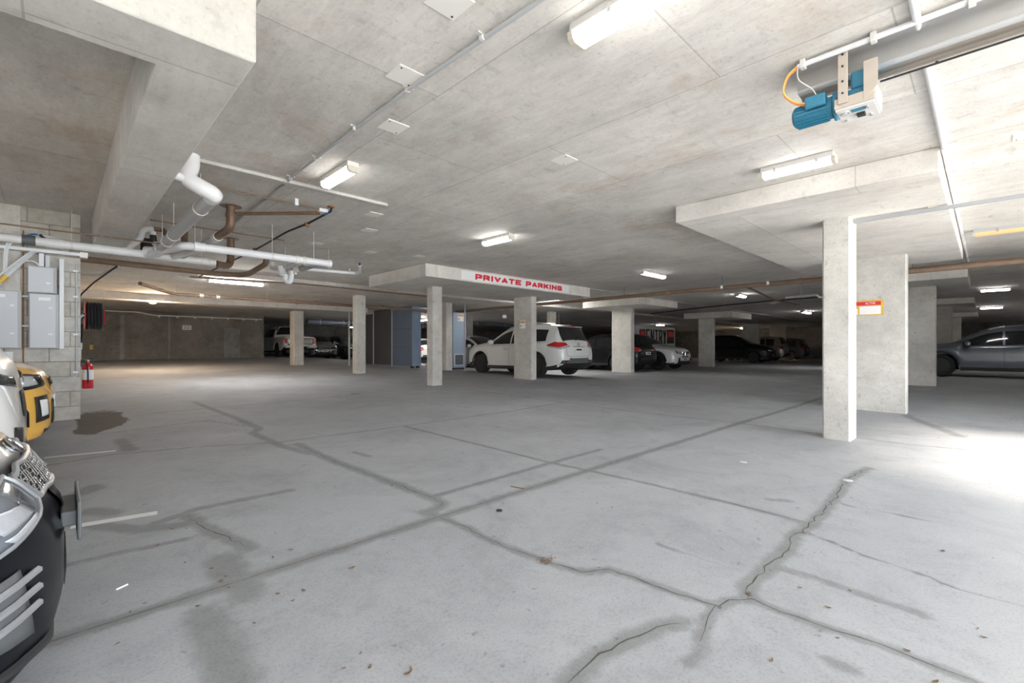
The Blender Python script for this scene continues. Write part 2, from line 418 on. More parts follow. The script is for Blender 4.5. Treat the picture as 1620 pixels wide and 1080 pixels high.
STROKES = {  # block capitals as strokes in a 1 x 1 box
 'P': [[(0, 0), (0, 1)], [(0, 1), (.62, 1), (.9, .9), (1, .70), (.9, .5), (.62, .38), (0, .38)]],
 'R': [[(0, 0), (0, 1)], [(0, 1), (.62, 1), (.88, .92), (1, .72), (.88, .52), (.62, .42), (0, .42)], [(.55, .42), (1, 0)]],
 'I': [[(.5, 0), (.5, 1)]], 'V': [[(0, 1), (.5, 0), (1, 1)]], 'A': [[(0, 0), (.5, 1), (1, 0)], [(.2, .25), (.8, .25)]],
 'T': [[(0, 1), (1, 1)], [(.5, 1), (.5, 0)]], 'E': [[(1, 1), (0, 1), (0, 0), (1, 0)], [(0, .5), (.85, .5)]],
 'K': [[(0, 0), (0, 1)], [(1, 1), (.1, .45)], [(.3, .55), (1, 0)]], 'N': [[(0, 0), (0, 1)], [(0, 1), (1, 0)], [(1, 0), (1, 1)]],
 'G': [[(.95, .85), (.7, 1), (.3, 1), (.05, .8), (0, .5), (.05, .2), (.3, 0), (.75, 0), (1, .12), (1, .45), (.55, .45)]],
 'Y': [[(0, 1), (.5, .5), (1, 1)], [(.5, .5), (.5, 0)]]}
def block_word(word, w, h, tx, tz, gap, y=0.0, shear=0.0):
    """fat sign lettering, one slab per stroke segment, in the xz plane facing -y, centred"""
    m = MB(); adv = {'I': .42}; tot = sum(adv.get(c, 1) for c in word); cw = (w - gap * (len(word) - 1)) / tot; x = -w / 2; ly = 0
    for c in word:
        ww = cw * adv.get(c, 1)
        for st in STROKES[c]:
            P2 = [(x + tx / 2 + a * (ww - tx), -h / 2 + tz / 2 + b * (h - tz)) for a, b in st]
            for (x0, z0), (x1, z1) in zip(P2[:-1], P2[1:]):
                dx, dz = x1 - x0, z1 - z0; l = math.hypot(dx, dz) or 1; ux, uz = dx / l, dz / l
                t = tx * abs(uz) + tz * abs(ux)          # upright strokes are tx wide, level ones tz
                ex = t * .5 if abs(ux) < .1 or abs(uz) < .1 else t * .3
                a0, a1 = x0 - ux * ex, z0 - uz * ex; b0, b1 = x1 + ux * ex, z1 + uz * ex; nx, nz = -uz * t / 2, ux * t / 2
                q = [(a0 + nx, a1 + nz), (b0 + nx, b1 + nz), (b0 - nx, b1 - nz), (a0 - nx, a1 - nz)]
                q = [(min(max(a, x), x + ww) + b * shear, min(max(b, -h / 2), h / 2)) for a, b in q]
                ly += 1; yy = y - .00012 * (ly % 7)
                m.add([(a, yy, b) for a, b in q] + [(a, y + .0015, b) for a, b in q], [(0, 1, 2, 3), (7, 6, 5, 4), (0, 4, 5, 1), (1, 5, 6, 2), (2, 6, 7, 3), (3, 7, 4, 0)])
        x += ww + gap
    return m
def text_part(txt, size, mat, parent, M4, name='lettering', **kw):
    vs, fs = text_mesh(txt, size, **kw)
    mb = MB(); mb.add([M4 @ v for v in vs], fs)
    return mb.build(name, mat, parent, smooth=0)
# ------------------------------------------------------------------ floor with its joints, cracks and stains
def px_path(pts): return [onfloor(x, y) for x, y in pts]
JOINTS = [  # (pixel polyline, strip width, halo width, jitter)
    ([(60, 1021), (680, 822), (1180, 666), (1320, 622)], .016, .075, .002),
    ([(686, 785), (777, 759), (868, 733), (950, 711)], .007, .05, .012),
    ([(60, 739), (175, 719), (320, 706), (435, 700), (630, 675), (810, 650), (893, 636)], .007, .03, .006),
    ([(240, 653), (280, 650), (513, 629), (643, 616), (816, 602)], .010, .03, .006),
    ([(734, 616), (816, 626), (894, 636.5), (1010, 652), (1170, 669), (1302, 687)], .012, .03, .006),
    ([(895, 607), (1080, 620), (1260, 637)], .010, .04, .006),
    ([(1355, 692), (1440, 703), (1540, 712)], .008, .03, .01),
    ([(130, 690), (330, 665), (410, 677)], .0, .03, .01),
    ([(660, 636), (700, 640), (745, 645)], .008, .02, .01),
]
CRACKS = [
    ([(470, 702), (530, 730), (590, 752), (630, 767), (670, 782), (700, 795), (692, 805), (672, 810)], .007, .085, .02),
    ([(639, 674), (781, 709), (872, 732), (935, 745), (1035, 767), (1160, 797), (1220, 812), (1285, 830)], .006, .045, .02),
    ([(680, 812), (740, 835), (765, 850), (810, 868), (860, 887), (920, 905), (965, 900), (1020, 920), (1090, 945), (1135, 957), (1155, 950), (1190, 947), (1235, 967), (1290, 987), (1385, 1017), (1450, 1042), (1535, 1075), (1580, 1100)], .006, .05, .015),
    ([(1375, 740), (1360, 747), (1340, 760), (1327, 780), (1305, 805), (1285, 827), (1255, 847), (1250, 865), (1220, 890), (1207, 905), (1182, 927), (1185, 945)], .008, .07, .03),
    ([(1135, 957), (1122, 975), (1112, 995), (1107, 1015)], .007, .05, .02),
    ([(1080, 985), (1040, 992), (995, 1012), (950, 1035), (917, 1060), (902, 1080), (890, 1100)], .008, .075, .015),
    ([(1260, 837), (1310, 855), (1370, 880), (1450, 905), (1510, 930), (1620, 960)], .004, .02, .015),
    ([(1220, 895), (1285, 912), (1335, 930), (1460, 972)], .0, .05, .015),
    ([(295, 815), (320, 832), (360, 850), (395, 867)], .007, .08, .02),
    ([(350, 885), (370, 910), (390, 938)], .0, .13, .02),
    ([(320, 970), (345, 1015), (370, 1090)], .0, .12, .02),
    ([(310, 637), (370, 660), (410, 677), (400, 685), (450, 707), (490, 717)], .0, .08, .02),
    ([(240, 830), (310, 805), (460, 775)], .0, .06, .02),
    ([(110, 892), (200, 872), (295, 852)], .0, .045, .02),
    ([(1330, 797), (1400, 810), (1500, 830), (1550, 840)], .003, .015, .02),
    ([(150, 830), (220, 838), (290, 830)], .0, .09, .02),
    ([(190, 695), (205, 712)], .0, .10, .02),
    ([(1390, 560 + 75), (1440, 660), (1520, 690)], .0, .12, .02),
    ([(130, 780), (150, 770)], .0, .12, .02), ([(140, 808), (175, 812)], .0, .11, .02),
    ([(1215, 790), (1250, 792)], .0, .05, .02),
    ([(1110, 1030), (1090, 1050)], .0, .05, .02), ([(1310, 1045), (1350, 1060)], .0, .05, .02),
    ([(1040, 860), (1190, 910)], .002, .012, .02),
    ([(560, 715), (585, 722)], .0, .05, .02),
]
def densify(pts, step, jit, rnd):
    out = []
    for a, b in zip(pts[:-1], pts[1:]):
        n = max(1, int((b - a).length / step)); d = (b - a); nrm = Vector((-d.y, d.x, 0)).normalized() if d.length > 0 else Vector((1, 0, 0))
        for k in range(n):
            p = a + d * (k / n) + nrm * (rnd.uniform(-1, 1) * jit); p.z = gz(p.x, p.y); out.append(p)
    out.append(pts[-1]); return out

def make_floor():
    xs = np.concatenate([np.arange(-12, -0.6, 0.6), np.arange(-0.6, 10.0, 0.04), np.arange(10.0, 48.1, 0.5)])
    ys = np.concatenate([np.arange(-3.4, -0.4, 0.6), np.arange(-0.4, 9.0, 0.04), np.arange(9.0, 38.1, 0.5)])
    nx, ny = len(xs), len(ys)
    X, Y = np.meshgrid(xs, ys)
    h1 = 1.165 - 0.0235 * np.maximum(0, Y); t = np.clip((X - 8) / 10, 0, 1); t = t * t * (3 - 2 * t)
    Z = EYE - (h1 + (0.97 - h1) * t)
    P = np.stack([X, Y], -1).reshape(-1, 2)
    halo = np.zeros(len(P)); dirt = np.zeros(len(P))
    for pts, w, hw, jit in JOINTS + CRACKS:
        q = px_path(pts)
        for a, b in zip(q[:-1], q[1:]):
            a2 = np.array([a.x, a.y]); b2 = np.array([b.x, b.y]); d = b2 - a2; L2 = d @ d
            lo = np.minimum(a2, b2) - hw * 2; hi = np.maximum(a2, b2) + hw * 2
            idx = np.where((P[:, 0] > lo[0]) & (P[:, 0] < hi[0]) & (P[:, 1] > lo[1]) & (P[:, 1] < hi[1]))[0]
            if not len(idx): continue
            R = P[idx] - a2; tt = np.clip(R @ d / L2, 0, 1); dist = np.linalg.norm(R - tt[:, None] * d, axis=1)
            halo[idx] = np.maximum(halo[idx], np.clip(1.0 - dist / (hw * 1.15), 0, 1))
    # brown damp patch beside the blockwork
    c = np.array([onfloor(165, 668).x, onfloor(165, 668).y])
    poly = [onfloor(*p) for p in [(122, 652), (150, 650), (195, 652), (190, 657), (205, 663), (196, 670), (185, 675), (160, 682), (150, 687), (118, 688)]]
    px_ = np.array([p.x for p in poly]); py_ = np.array([p.y for p in poly])
    ins = np.zeros(len(P), bool); j = len(px_) - 1
    for i in range(len(px_)):
        cnd = ((py_[i] > P[:, 1]) != (py_[j] > P[:, 1])) & (P[:, 0] < (px_[j] - px_[i]) * (P[:, 1] - py_[i]) / (py_[j] - py_[i] + 1e-12) + px_[i]); ins ^= cnd; j = i
    dirt[ins] = 0.85
    D = dirt.reshape(ny, nx)
    for _ in range(3):
        D[1:-1, 1:-1] = (D[1:-1, 1:-1] * 2 + D[:-2, 1:-1] + D[2:, 1:-1] + D[1:-1, :-2] + D[1:-1, 2:]) / 6
    dirt = D.reshape(-1)
    V = np.stack([X, Y, Z], -1).reshape(-1, 3)
    i = np.arange((nx - 1) * (ny - 1)); r = i // (nx - 1); cc = i % (nx - 1); a = r * nx + cc
    Fq = np.stack([a, a + 1, a + 1 + nx, a + nx], -1)
    me = bpy.data.meshes.new('floor')
    # crack strips and painted lines, lying on the slab as its own marks
    rnd = random.Random(4); sv = []; sf = []; sm = []
    def strip(path, wfun, mi, lift):
        o = len(sv)
        for k, p in enumerate(path):
            a_ = path[max(0, k - 1)]; b_ = path[min(len(path) - 1, k + 1)]; d = (b_ - a_); n_ = Vector((-d.y, d.x, 0))
            n_ = n_.normalized() if n_.length > 0 else Vector((1, 0, 0)); w = wfun(k)
            for s in (-1, 1):
                q = p + n_ * (w * s / 2); sv.append((q.x, q.y, gz(q.x, q.y) + lift))
        for k in range(len(path) - 1):
            sf.append((o + 2 * k, o + 2 * k + 2, o + 2 * k + 3, o + 2 * k + 1)); sm.append(mi)
    for lst, mi in ((JOINTS, 2), (CRACKS, 1)):
        for pts, w, hw, jit in lst:
            if w <= 0: continue
            path = densify(px_path(pts), 0.05, jit * 0.6, rnd)
            ws = [w * rnd.uniform(0.35, 1.15) * (0.3 + 0.7 * min(1, min(k, len(path) - 1 - k) / 4)) for k in range(len(path))] if mi == 1 else [w * rnd.uniform(.8, 1.1) for _ in path]
            strip(path, lambda k: ws[k], mi, 0.0012)
    for a_, b_, w in (((112, 833.5), (249, 811), 0.075), ((70, 724), (183, 713), 0.06)):
        p = densify([onfloor(*a_), onfloor(*b_)], 0.1, 0.0, rnd); strip(p, lambda k: w, 3, 0.0016)
    nv = len(V)
    me.from_pydata([tuple(v) for v in V] + sv, [], [tuple(map(int, f)) for f in Fq] + [tuple(q + nv for q in f) for f in sf])
    for m_ in ('floor_concrete', 'crack_dark', 'joint_dark', 'line_paint'): me.materials.append(M[m_])
    mi = np.concatenate([np.zeros(len(Fq), int), np.array(sm, int)]).astype(np.int32)
    me.polygons.foreach_set('material_index', mi)
    at = me.color_attributes.new('wear', 'FLOAT_COLOR', 'POINT')
    c4 = np.zeros((nv + len(sv), 4), np.float32); c4[:nv, 0] = halo; c4[:nv, 2] = dirt; c4[:, 3] = 1
    at.data.foreach_set('color', c4.ravel())
    me.update(); me.polygons.foreach_set('use_smooth', [True] * len(me.polygons))
    o = bpy.data.objects.new('floor', me); COL.objects.link(o); tag(o, kind='structure')
    return o
make_floor()

def struct(name, mb, mats, **kw):
    o = mb.build(name, mats, **kw); tag(o, kind='structure'); return o
c = MB(); c.box(-30, 48, -30, -3.4, -.2, 0); struct('bounce_driveway', c, 'bounce_concrete', smooth=0)  # unseen pale ground, added to bounce sunlight up onto the ceiling
SLAB = EYE + 1.80; REAR = EYE + 1.70
U1, U2 = EYE + 1.59, EYE + 1.525
c = MB()
c.box(-9, 4.8, -4.6, 12.6, SLAB, SLAB + .35)
c.box(4.8, 8.3, -3.4, 12.6, SLAB, SLAB + .35)  # unseen outer slab edge stepped to shape where sunlight reaches the floor
c.box(8.3, 48, -6.2, 12.6, SLAB, SLAB + .35)
struct('ceiling', c, 'ceiling_concrete', smooth=0)
c = MB(); c.box(-9, 48, 12.6, 38, REAR, REAR + .45); struct('ceiling_rear', c, 'ceiling_concrete', smooth=0)

# downstand beams and thickened panels of the ceiling
SB = EYE + 1.395
def beam(name, mb, mats, label, cat='beam', group=None, **kw):
    return tag(mb.build(name, mats, **kw), label, cat, group)
c = MB()
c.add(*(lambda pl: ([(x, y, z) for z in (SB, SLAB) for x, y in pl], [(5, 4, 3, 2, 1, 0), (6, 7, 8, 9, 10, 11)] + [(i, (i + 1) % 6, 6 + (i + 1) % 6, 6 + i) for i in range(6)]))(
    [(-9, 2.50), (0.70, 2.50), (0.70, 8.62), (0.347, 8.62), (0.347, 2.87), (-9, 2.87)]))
c.mi[2] = 1  # outer face coloured darker to offset the strong light bounced onto it
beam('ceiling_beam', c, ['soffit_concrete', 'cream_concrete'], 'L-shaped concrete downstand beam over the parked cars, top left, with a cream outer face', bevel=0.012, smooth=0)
def panel(x0, x1, y0, y1, zu, label):
    c = MB(); c.box(x0, x1, y0, y1, zu, SLAB)
    return beam('drop_panel', c, 'soffit_concrete', label, 'drop panel', bevel=0.012, smooth=0)
panel(5.63, 11.6, .29, 2.77, U1, 'large thickened concrete ceiling panel over the nearest column on the right')
panel(5.60, 11.47, 8.34, 10.85, U2, 'thickened concrete ceiling panel carrying the PRIVATE PARKING sign')
panel(14.6, 17.4, .29, 2.77, U1, 'thickened concrete ceiling panel behind the wide pier on the right')
panel(23.2, 26.0, .29, 2.77, U1, 'dim thickened ceiling panel above the dark grey SUV')
panel(33.0, 36.0, .29, 2.77, U1, 'farthest thickened ceiling panel beyond the dark grey SUV')
panel(14.6, 17.25, 8.4, 10.98, U2 + .01, 'diamond-looking thickened ceiling panel above the black hatchback')
panel(23.5, 26.3, 8.7, 11.1, EYE + 1.50, 'smaller thickened ceiling panel over the pier by the far black SUV')
c = MB(); c.box(.75, 2.95, 5.22, 5.32, SLAB - .035, SLAB)
beam('ceiling_lip', c, 'fascia_concrete', 'thin raised cream concrete lip on the ceiling beside the copper pipes', 'ceiling lip', smooth=0, bevel=.006)
c = MB(); c.box(.2, 9.5, 18.5, 19.1, EYE + 1.5, REAR)
beam('ceiling_beam', c, 'soffit_concrete', 'long dim concrete beam across the back over the white ute', smooth=0)
c = MB(); c.box(11.6, 46, 8.38, 8.46, SLAB - .03, SLAB)
beam('ceiling_lip', c, 'fascia_concrete', 'thin pale construction lip running deep into the car park ceiling', 'ceiling lip', smooth=0)

# walls
c = MB(); c.box(-7, .23, 8.6, 8.8, -.1, SLAB); c.box(.03, .23, 8.8, 27, -.1, SLAB)
wl = struct('wall_left', c, 'blockwork', smooth=0)
c = MB(); c.box(-7, -.33, 8.575, 8.61, 1.84, SLAB); struct('wall_left_render', c, 'column_concrete', smooth=0)
c = MB(); c.box(.2, 7.9, 27, 27.25, 0.3, SLAB + .1); c.box(7.65, 7.9, 27.25, 37, .2, SLAB + .1)
c.mat(1)
for a_, b_ in ((2.0, 2.16), (3.75, 3.83), (6.05, 6.75)): c.box(a_, b_, 26.985, 27.0, .5, EYE + 1.45 if b_ < 5 else EYE + 1.0)
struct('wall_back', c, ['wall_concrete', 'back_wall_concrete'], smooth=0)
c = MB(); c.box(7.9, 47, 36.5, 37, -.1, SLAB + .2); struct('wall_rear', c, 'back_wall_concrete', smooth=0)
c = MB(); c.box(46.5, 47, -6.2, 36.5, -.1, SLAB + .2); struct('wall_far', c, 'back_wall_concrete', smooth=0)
c = MB(); c.box(10.5, 46.5, -6.2, -5.9, -.1, SLAB + .1); c.box(10.5, 10.8, -5.9, -3.2, -.1, SLAB + .1); struct('wall_right', c, 'column_concrete', smooth=0)

c = MB(); c.box(-9, -8.7, -7, 8.6, -.1, SLAB); struct('wall_bay_end', c, 'blockwork', smooth=0)  # unseen end wall, kept to darken the recess over the left bay
# columns and piers
def column(x0, x1, y0, y1, zt, label, name='concrete_column', cat='column', ch=.018, group=None):
    cx, cy = (x0 + x1) / 2, (y0 + y1) / 2
    zb = min(gz(x, y) for x in (x0, x1) for y in (y0, y1)) - .01
    c = MB(); c.chbox(x0, x1, y0, y1, zb, zt, ch)
    return tag(c.build(name, 'column_concrete', smooth=20), label, cat, group)
column(6.86, 7.24, 1.15, 1.44, U1, 'nearest square concrete column on the right, brightly lit along its right edge')
column(10.25, 10.5, .94, 2.0, U1, 'wide flat concrete pier behind the nearest column, with a warning sign', 'concrete_pier', 'pier')
column(16.1, 16.35, .9, 1.75, U1, 'shadowed concrete pier standing next to the dark grey SUV', 'concrete_pier', 'pier')
column(24.1, 24.4, .9, 1.75, U1, 'dim concrete pier partly behind the nose of the dark grey SUV', 'concrete_pier', 'pier')
column(33.4, 33.7, .9, 1.9, U1, 'farthest dim concrete pier behind the dark grey SUV', 'concrete_pier', 'pier')
column(6.64, 6.94, 9.58, 9.84, U2, 'slim concrete column below the left end of the PRIVATE PARKING panel')
column(10.04, 10.27, 9.42, 10.17, U2, 'wide concrete pier in front of the white SUV, with a small notice', 'concrete_pier', 'pier')
column(15.95, 16.2, 9.66, 10.55, U2 + .01, 'wide concrete pier in front of the black hatchback', 'concrete_pier', 'pier')
column(24.0, 24.3, 9.8, 10.55, EYE + 1.50, 'concrete pier between the white crossover and the far black SUV', 'concrete_pier', 'pier')
column(6.88, 7.2, 14.15, 14.45, REAR, 'slim concrete column between the white ute and the blue-grey enclosure')
column(6.85, 7.25, 19.6, 20.05, EYE + 1.5, 'concrete column standing in front of the white ute')
column(10.45, 10.75, 14.2, 14.5, REAR, 'slim concrete column behind the one under the sign, beside the pale blue cabinet')
column(16.5, 16.85, 14.2, 14.5, REAR, 'far column glimpsed above the roof of the white SUV')
column(15.1, 15.5, 18.7, 19.4, REAR, 'dim brown concrete pier left of the white SUV bonnet', 'concrete_pier', 'pier')
column(35.6, 35.9, 11.3, 12.4, REAR, 'dark far pier behind the nose of the far black SUV', 'concrete_pier', 'pier')
column(40.3, 40.6, 10.9, 12.0, REAR, 'dark far pier between the silver wagon and the dark hatchback', 'concrete_pier', 'pier')
# ------------------------------------------------------------------ ceiling lights
def luminaire(a, b, ztop, label, tube='tube_on', w=.125, group='tube lights on the ceiling', hang=0):
    """surface batten between world xy points a and b, fixed under height ztop"""
    a = Vector((*a, 0)); b = Vector((*b, 0)); L = (b - a).length; c0 = (a + b) / 2
    rz = math.atan2(b.y - a.y, b.x - a.x)
    r = empty('ceiling_light', (c0.x, c0.y, ztop - hang), label, 'light', group, rz)
    m = MB(); h = L / 2
    for sx in (-h + .015,):
        m.add([(x, y, z) for x in (-h + .015, h - .015) for (y, z) in ((-w * .46, -.002), (w * .46, -.002), (w * .5, -.05), (-w * .5, -.05))],
              [(0, 1, 2, 3), (7, 6, 5, 4), (0, 4, 5, 1), (1, 5, 6, 2), (2, 6, 7, 3), (3, 7, 4, 0)])
    m.build('tray', 'galvanised' if tube != 'tube_warm' else 'box_edge', r, smooth=0)
    m = MB(); pr = [(-w * .47, -.048), (-w * .43, -.085), (-w * .25, -.102), (w * .25, -.102), (w * .43, -.085), (w * .47, -.048)]
    n = len(pr); vs = [(x, y, z) for x in (-h + .03, h - .03) for y, z in pr]
    m.add(vs, [tuple(range(n)), tuple(range(2 * n - 1, n - 1, -1))] + [(i, i + n, (i + 1) % n + n, (i + 1) % n) for i in range(n)])
    if tube == 'tube_on' and c0.length < 6: tube = 'tube_near'
    if tube == 'tube_on' and (8 < c0.length and c0.x < 15): tube = 'tube_deep'
    m.build('diffuser', tube, r, smooth=30)
    for s in (-1, 1):
        m = MB(); x0, x1 = (s * h, s * (h - .032)) if s < 0 else (s * (h - .032), s * h)
        vs = [(x, y * 1.04, z * 1.03) for x in (x0, x1) for y, z in pr]
        m.add(vs, [tuple(range(n)), tuple(range(2 * n - 1, n - 1, -1))] + [(i, i + n, (i + 1) % n + n, (i + 1) % n) for i in range(n)])
        m.build('end_cap', 'diffuser_end' if tube != 'tube_warm' else 'box_edge', r, smooth=0)
    pieces([MB().box(x - .012, x + .012, s * w * .5 - .004, s * w * .5 + .004, -.075, -.03) for x in (-h * .55, h * .55) for s in (-1, 1)], 'clip', 'chrome', r, smooth=0)
    if hang:
        for x in (-h * .7, h * .7):
            q = MB(); q.cyl((x, 0, 0), (x, 0, hang), .003, 6); q.build('hanger_rod', 'galvanised', r)
    return r
Lz = SLAB
luminaire((2.1, .40), (2.1, 1.63), Lz, 'largest lit tube light, cut off by the top edge of the photo', tube='tube_near', w=.15)
luminaire((2.05, 4.27), (2.05, 4.95), Lz, 'short lit tube light between the cream ceiling lip and the grey conduit')
luminaire((5.1, .96), (5.1, 1.6), Lz, 'lit tube light in front of the large ceiling panel, beyond the blue motor')
luminaire((5.1, 5.2), (5.1, 5.88), Lz, 'short warm-haloed lit tube light above the PRIVATE PARKING sign')
luminaire((9.6, 5.56), (10.7, 5.56), Lz, 'unlit looking long tube light right of the PRIVATE PARKING sign', tube='tube_soft', w=.14)
luminaire((10.05, -1.05), (10.05, .15), Lz, 'orange glowing tube light at the right edge, above the brown pipe', tube='tube_warm')
luminaire((2.6, 13.15), (3.85, 13.15), REAR, 'long lit tube light at the back left under the white pipes')
luminaire((13.7, 11.3), (13.7, 12.5), Lz, 'lit tube light beside the pier of the white SUV')
luminaire((20.1, -.52), (20.1, .14), Lz, 'nearer of the two lit tubes above the dark grey SUV')
luminaire((29.0, -.52), (29.0, .2), Lz, 'farther of the two lit tubes above the dark grey SUV')
luminaire((16.0, 5.75), (16.7, 5.75), Lz, 'small lit tube light just below the brown pipe with sprinkler heads', w=.16)
luminaire((25.6, 6.2), (27.0, 6.2), Lz, 'small distant lit tube light left of the nearest column', w=.16)
luminaire((14.4, 21.2), (14.4, 22.5), REAR, 'lit tube light seen in the gap beside the blue-grey enclosure', hang=.12)
luminaire((30.5, 16.5), (31.7, 16.5), REAR, 'distant lit tube light behind the ENTRY sign wall')
luminaire((14.5, 31.0), (16.2, 31.0), REAR, 'distant lit tube light over the gold hatchback', hang=.2)
luminaire((30.0, -3.4), (31.2, -3.4), SLAB, 'tube light in the bay behind the dark grey SUV')
def bulkhead(p, label, up=True, r0=.11):
    r = empty('bulkhead_light', p, label, 'light')
    MB().lathe([(r0, 0), (r0 * 1.05, -.02), (r0 * .9, -.03)], 20).build('base', 'box_edge', r)
    MB().lathe([(r0 * .85, -.03), (r0 * .75, -.06), (r0 * .4, -.085), (.01, -.09)], 20).build('lens', 'bulb_warm', r)
bulkhead((2.2, 18.7, EYE + 1.5), 'small warm round light under the back beam, left of the long tube')
bl = bpy.data.lights.new('bulkhead_glow', 'POINT'); bo = bpy.data.objects.new('bulkhead_glow', bl); COL.objects.link(bo); bo.location = (2.2, 18.7, EYE + 1.37); bl.energy = 75; bl.color = (1.0, .74, .50); bl.shadow_soft_size = .09
bulkhead((41.5, 14.5, REAR), 'tiny bright round light deep in the car park behind the far black SUV', r0=.16)
d = onz(1224, 478, 1.77)
r = empty('dome_sensor', (d.x, d.y, SLAB), 'round brownish dome on the far ceiling under the brown pipe', 'sensor')
MB().lathe([(.22, 0), (.21, -.03), (.15, -.09), (.06, -.12), (.01, -.122)], 24).build('dome', 'diffuser_end', r)

# ------------------------------------------------------------------ square cover plates screwed to the ceiling
PL = [((711, 3), 'top edge of the photo, nearest the grey conduit'), ((641, 120), 'touching the grey conduit'), ((622, 200), 'just below the grey conduit, third from the top'),
      ((893, 253), 'alone in the middle of the ceiling'), ((591, 339), 'beside the end of the cream lip'), ((584, 364), 'second beyond the end of the cream lip'),
      ((501, 385), 'above the long white pipe end'), ((662, 405), 'just above the corner of the sign panel'), ((586, 399), 'left of the corner of the sign panel'),
      ((1628, 212), 'at the right edge of the photo'), ((1524, 263), 'right of the speckled white pipe, nearer one'), ((1524, 298), 'right of the speckled white pipe, farther one')]
for (px, py), t in PL:
    p = onz(px, py, 1.8)
    r = empty('cover_plate', (p.x, p.y, SLAB), 'square off-white ceiling plate, ' + t, 'cover plate', 'blank plates on the ceiling')
    q = MB(); q.box(-.095, .095, -.095, .095, -.006, 0); q.build('plate', 'cover_plate', r, smooth=0, bevel=.002)
    pieces([MB().cyl((sx * .07, sx * .07, -.009), (sx * .07, sx * .07, -.005), .006, 8) for sx in (-1, 1)], 'screw', 'dark_metal', r)

# ------------------------------------------------------------------ conduits and pipes
def run(name, label, cat, pts, r, mat, bend=.08, n=14, extra=()):
    """a pipe run: its own empty with the pipe and its fittings as parts"""
    root = empty(name, pts[0], label, cat)
    m = MB().tube(round_path(pts, bend), r, n); shift(m, root).build('pipe', mat, root)
    for nme, mb, mt in extra: shift(mb, root).build(nme, mt, root)
    return root
def ring(p, d, r, w=.05): d = Vector(d).normalized() * w / 2; p = Vector(p); return MB().cyl(p - d, p + d, r, 18)
def rod(p, ztop): return MB().cyl(p, (p[0], p[1], ztop), .004, 6)
def saddle(p, d, r):
    p = Vector(p); d = Vector(d).normalized(); n_ = Vector((-d.y, d.x, 0)); m = MB()
    m.cyl(p - d * .012, p + d * .012, r * 1.25, 12)
    for s in (-1, 1):
        c0 = p + n_ * (s * (r + .014)); m.cbox((c0.x, c0.y, SLAB - .004), (.028, .028, .007))
    return m
up = 1.782
A = [onz(1160, -215, up), onz(855, 0, up), onz(640, 146, up), onz(460, 281, up), onz(450, 293, up), onz(330, 384, up), onz(318, 394, up)]
ex = []
for q in ((763, 60), (645, 143), (561, 203), (500, 251), (460, 281)):
    p = onz(*q, up); ex.append(('saddle', saddle(p, A[2] - A[1], .0135), 'galvanised'))
run('conduit', 'long thin grey conduit crossing the ceiling from the top centre to the copper pipes', 'conduit', A, .0135, 'grey_pvc', .05, extra=ex)

YP = .262
A = [(1.4, YP, SLAB - .024), (14.4, YP, SLAB - .024)]
ex = []
for x in (3.0, 3.9, 4.8, 5.6, 6.3, 7.2, 8.2, 9.4, 11.0, 12.6):
    m = MB().cyl((x - .012, YP, SLAB - .024), (x + .012, YP, SLAB - .024), .024, 14); m.box(x - .01, x + .01, YP - .085, YP, SLAB - .006, SLAB - .001); ex.append(('saddle', m, 'galvanised'))
run('pipe', 'speckled white plastic pipe along the ceiling, crossing the gate track on the right', 'pipe', A, .019, 'white_pvc', extra=ex)
m = MB(); m.box(7.03, 7.065, -2.9, 1.14, EYE + 1.535, EYE + 1.575)
t = empty('cable_conduit', (7.05, 1.14, EYE + 1.555), 'straight grey square conduit running right from the top of the nearest column', 'conduit')
shift(m, t).build('conduit_body', 'conduit_grey', t, smooth=0, bevel=.004)
q = MB(); q.box(7.01, 7.09, .40, .46, EYE + 1.575, SLAB); shift(q, t).build('bracket', 'diffuser_end', t, smooth=0)

# fire main along the building's Y with sprinkler heads, and its branch
Xm = 11.85; zm = EYE + 1.49
ex = []
for y in (-1.5, 1.0, 4.6, 7.4, 10.0): ex.append(('hanger_rod', rod((Xm, y, zm), SLAB), 'dark_metal'))
for px in (1143, 1216):
    d = ray(px, 455); y = Xm / d.x * d.y; m = MB().lathe([(.0, .09), (.02, .085), (.035, .05), (.02, .02), (.045, .0), (.0, -.002)], 12, Matrix.Translation((Xm, y, zm + .0)) @ Matrix.Translation((-.07, 0, -.03))); ex.append(('sprinkler_head', m, 'sign_white'))
for y in (-.6, 2.9, 6.0, 8.9): ex.append(('coupling', ring((Xm, y, zm), (0, 1, 0), .066, .08), 'red_brown'))
run('fire_pipe', 'thick brown sprinkler main running from the right edge toward the centre', 'pipe', [(Xm, -3.1, zm), (Xm, 15.4, zm)], .052, 'brown_pipe', extra=ex)
zb = EYE + 1.46; Yb = 15.42
ex = [('hanger_rod', rod((x, Yb, zb), REAR), 'galvanised') for x in (2.3, 4.6, 6.2, 7.6, 9.4)]
ex += [('coupling', ring((x, Yb, zb), (1, 0, 0), .062, .09), 'galvanised' if x < 4 else 'brown_pipe') for x in (2.9, 3.3, 5.5, 8.5)]
run('fire_pipe', 'long brown sprinkler branch pipe crossing in front of the back beam', 'pipe', [(1.4, 13.9, zb + .05), (2.2, 15.3, zb), (2.4, Yb, zb), (Xm - .06, Yb, zb)], .045, 'brown_pipe', extra=ex)
run('pipe', 'thin dark pipe on the ceiling above the long back branch pipe', 'pipe', [onz(300, 438, 1.62), onz(480, 449, 1.62), onz(690, 470, 1.62)], .02, 'brown_pipe')
run('pipe', 'dark thin pipe crossing the far ceiling beneath the brown main', 'pipe', [onz(1030, 496, 1.7), onz(1105, 487, 1.74), onz(1215, 476, 1.74), onz(1296, 470, 1.74)], .022, 'dark_metal')
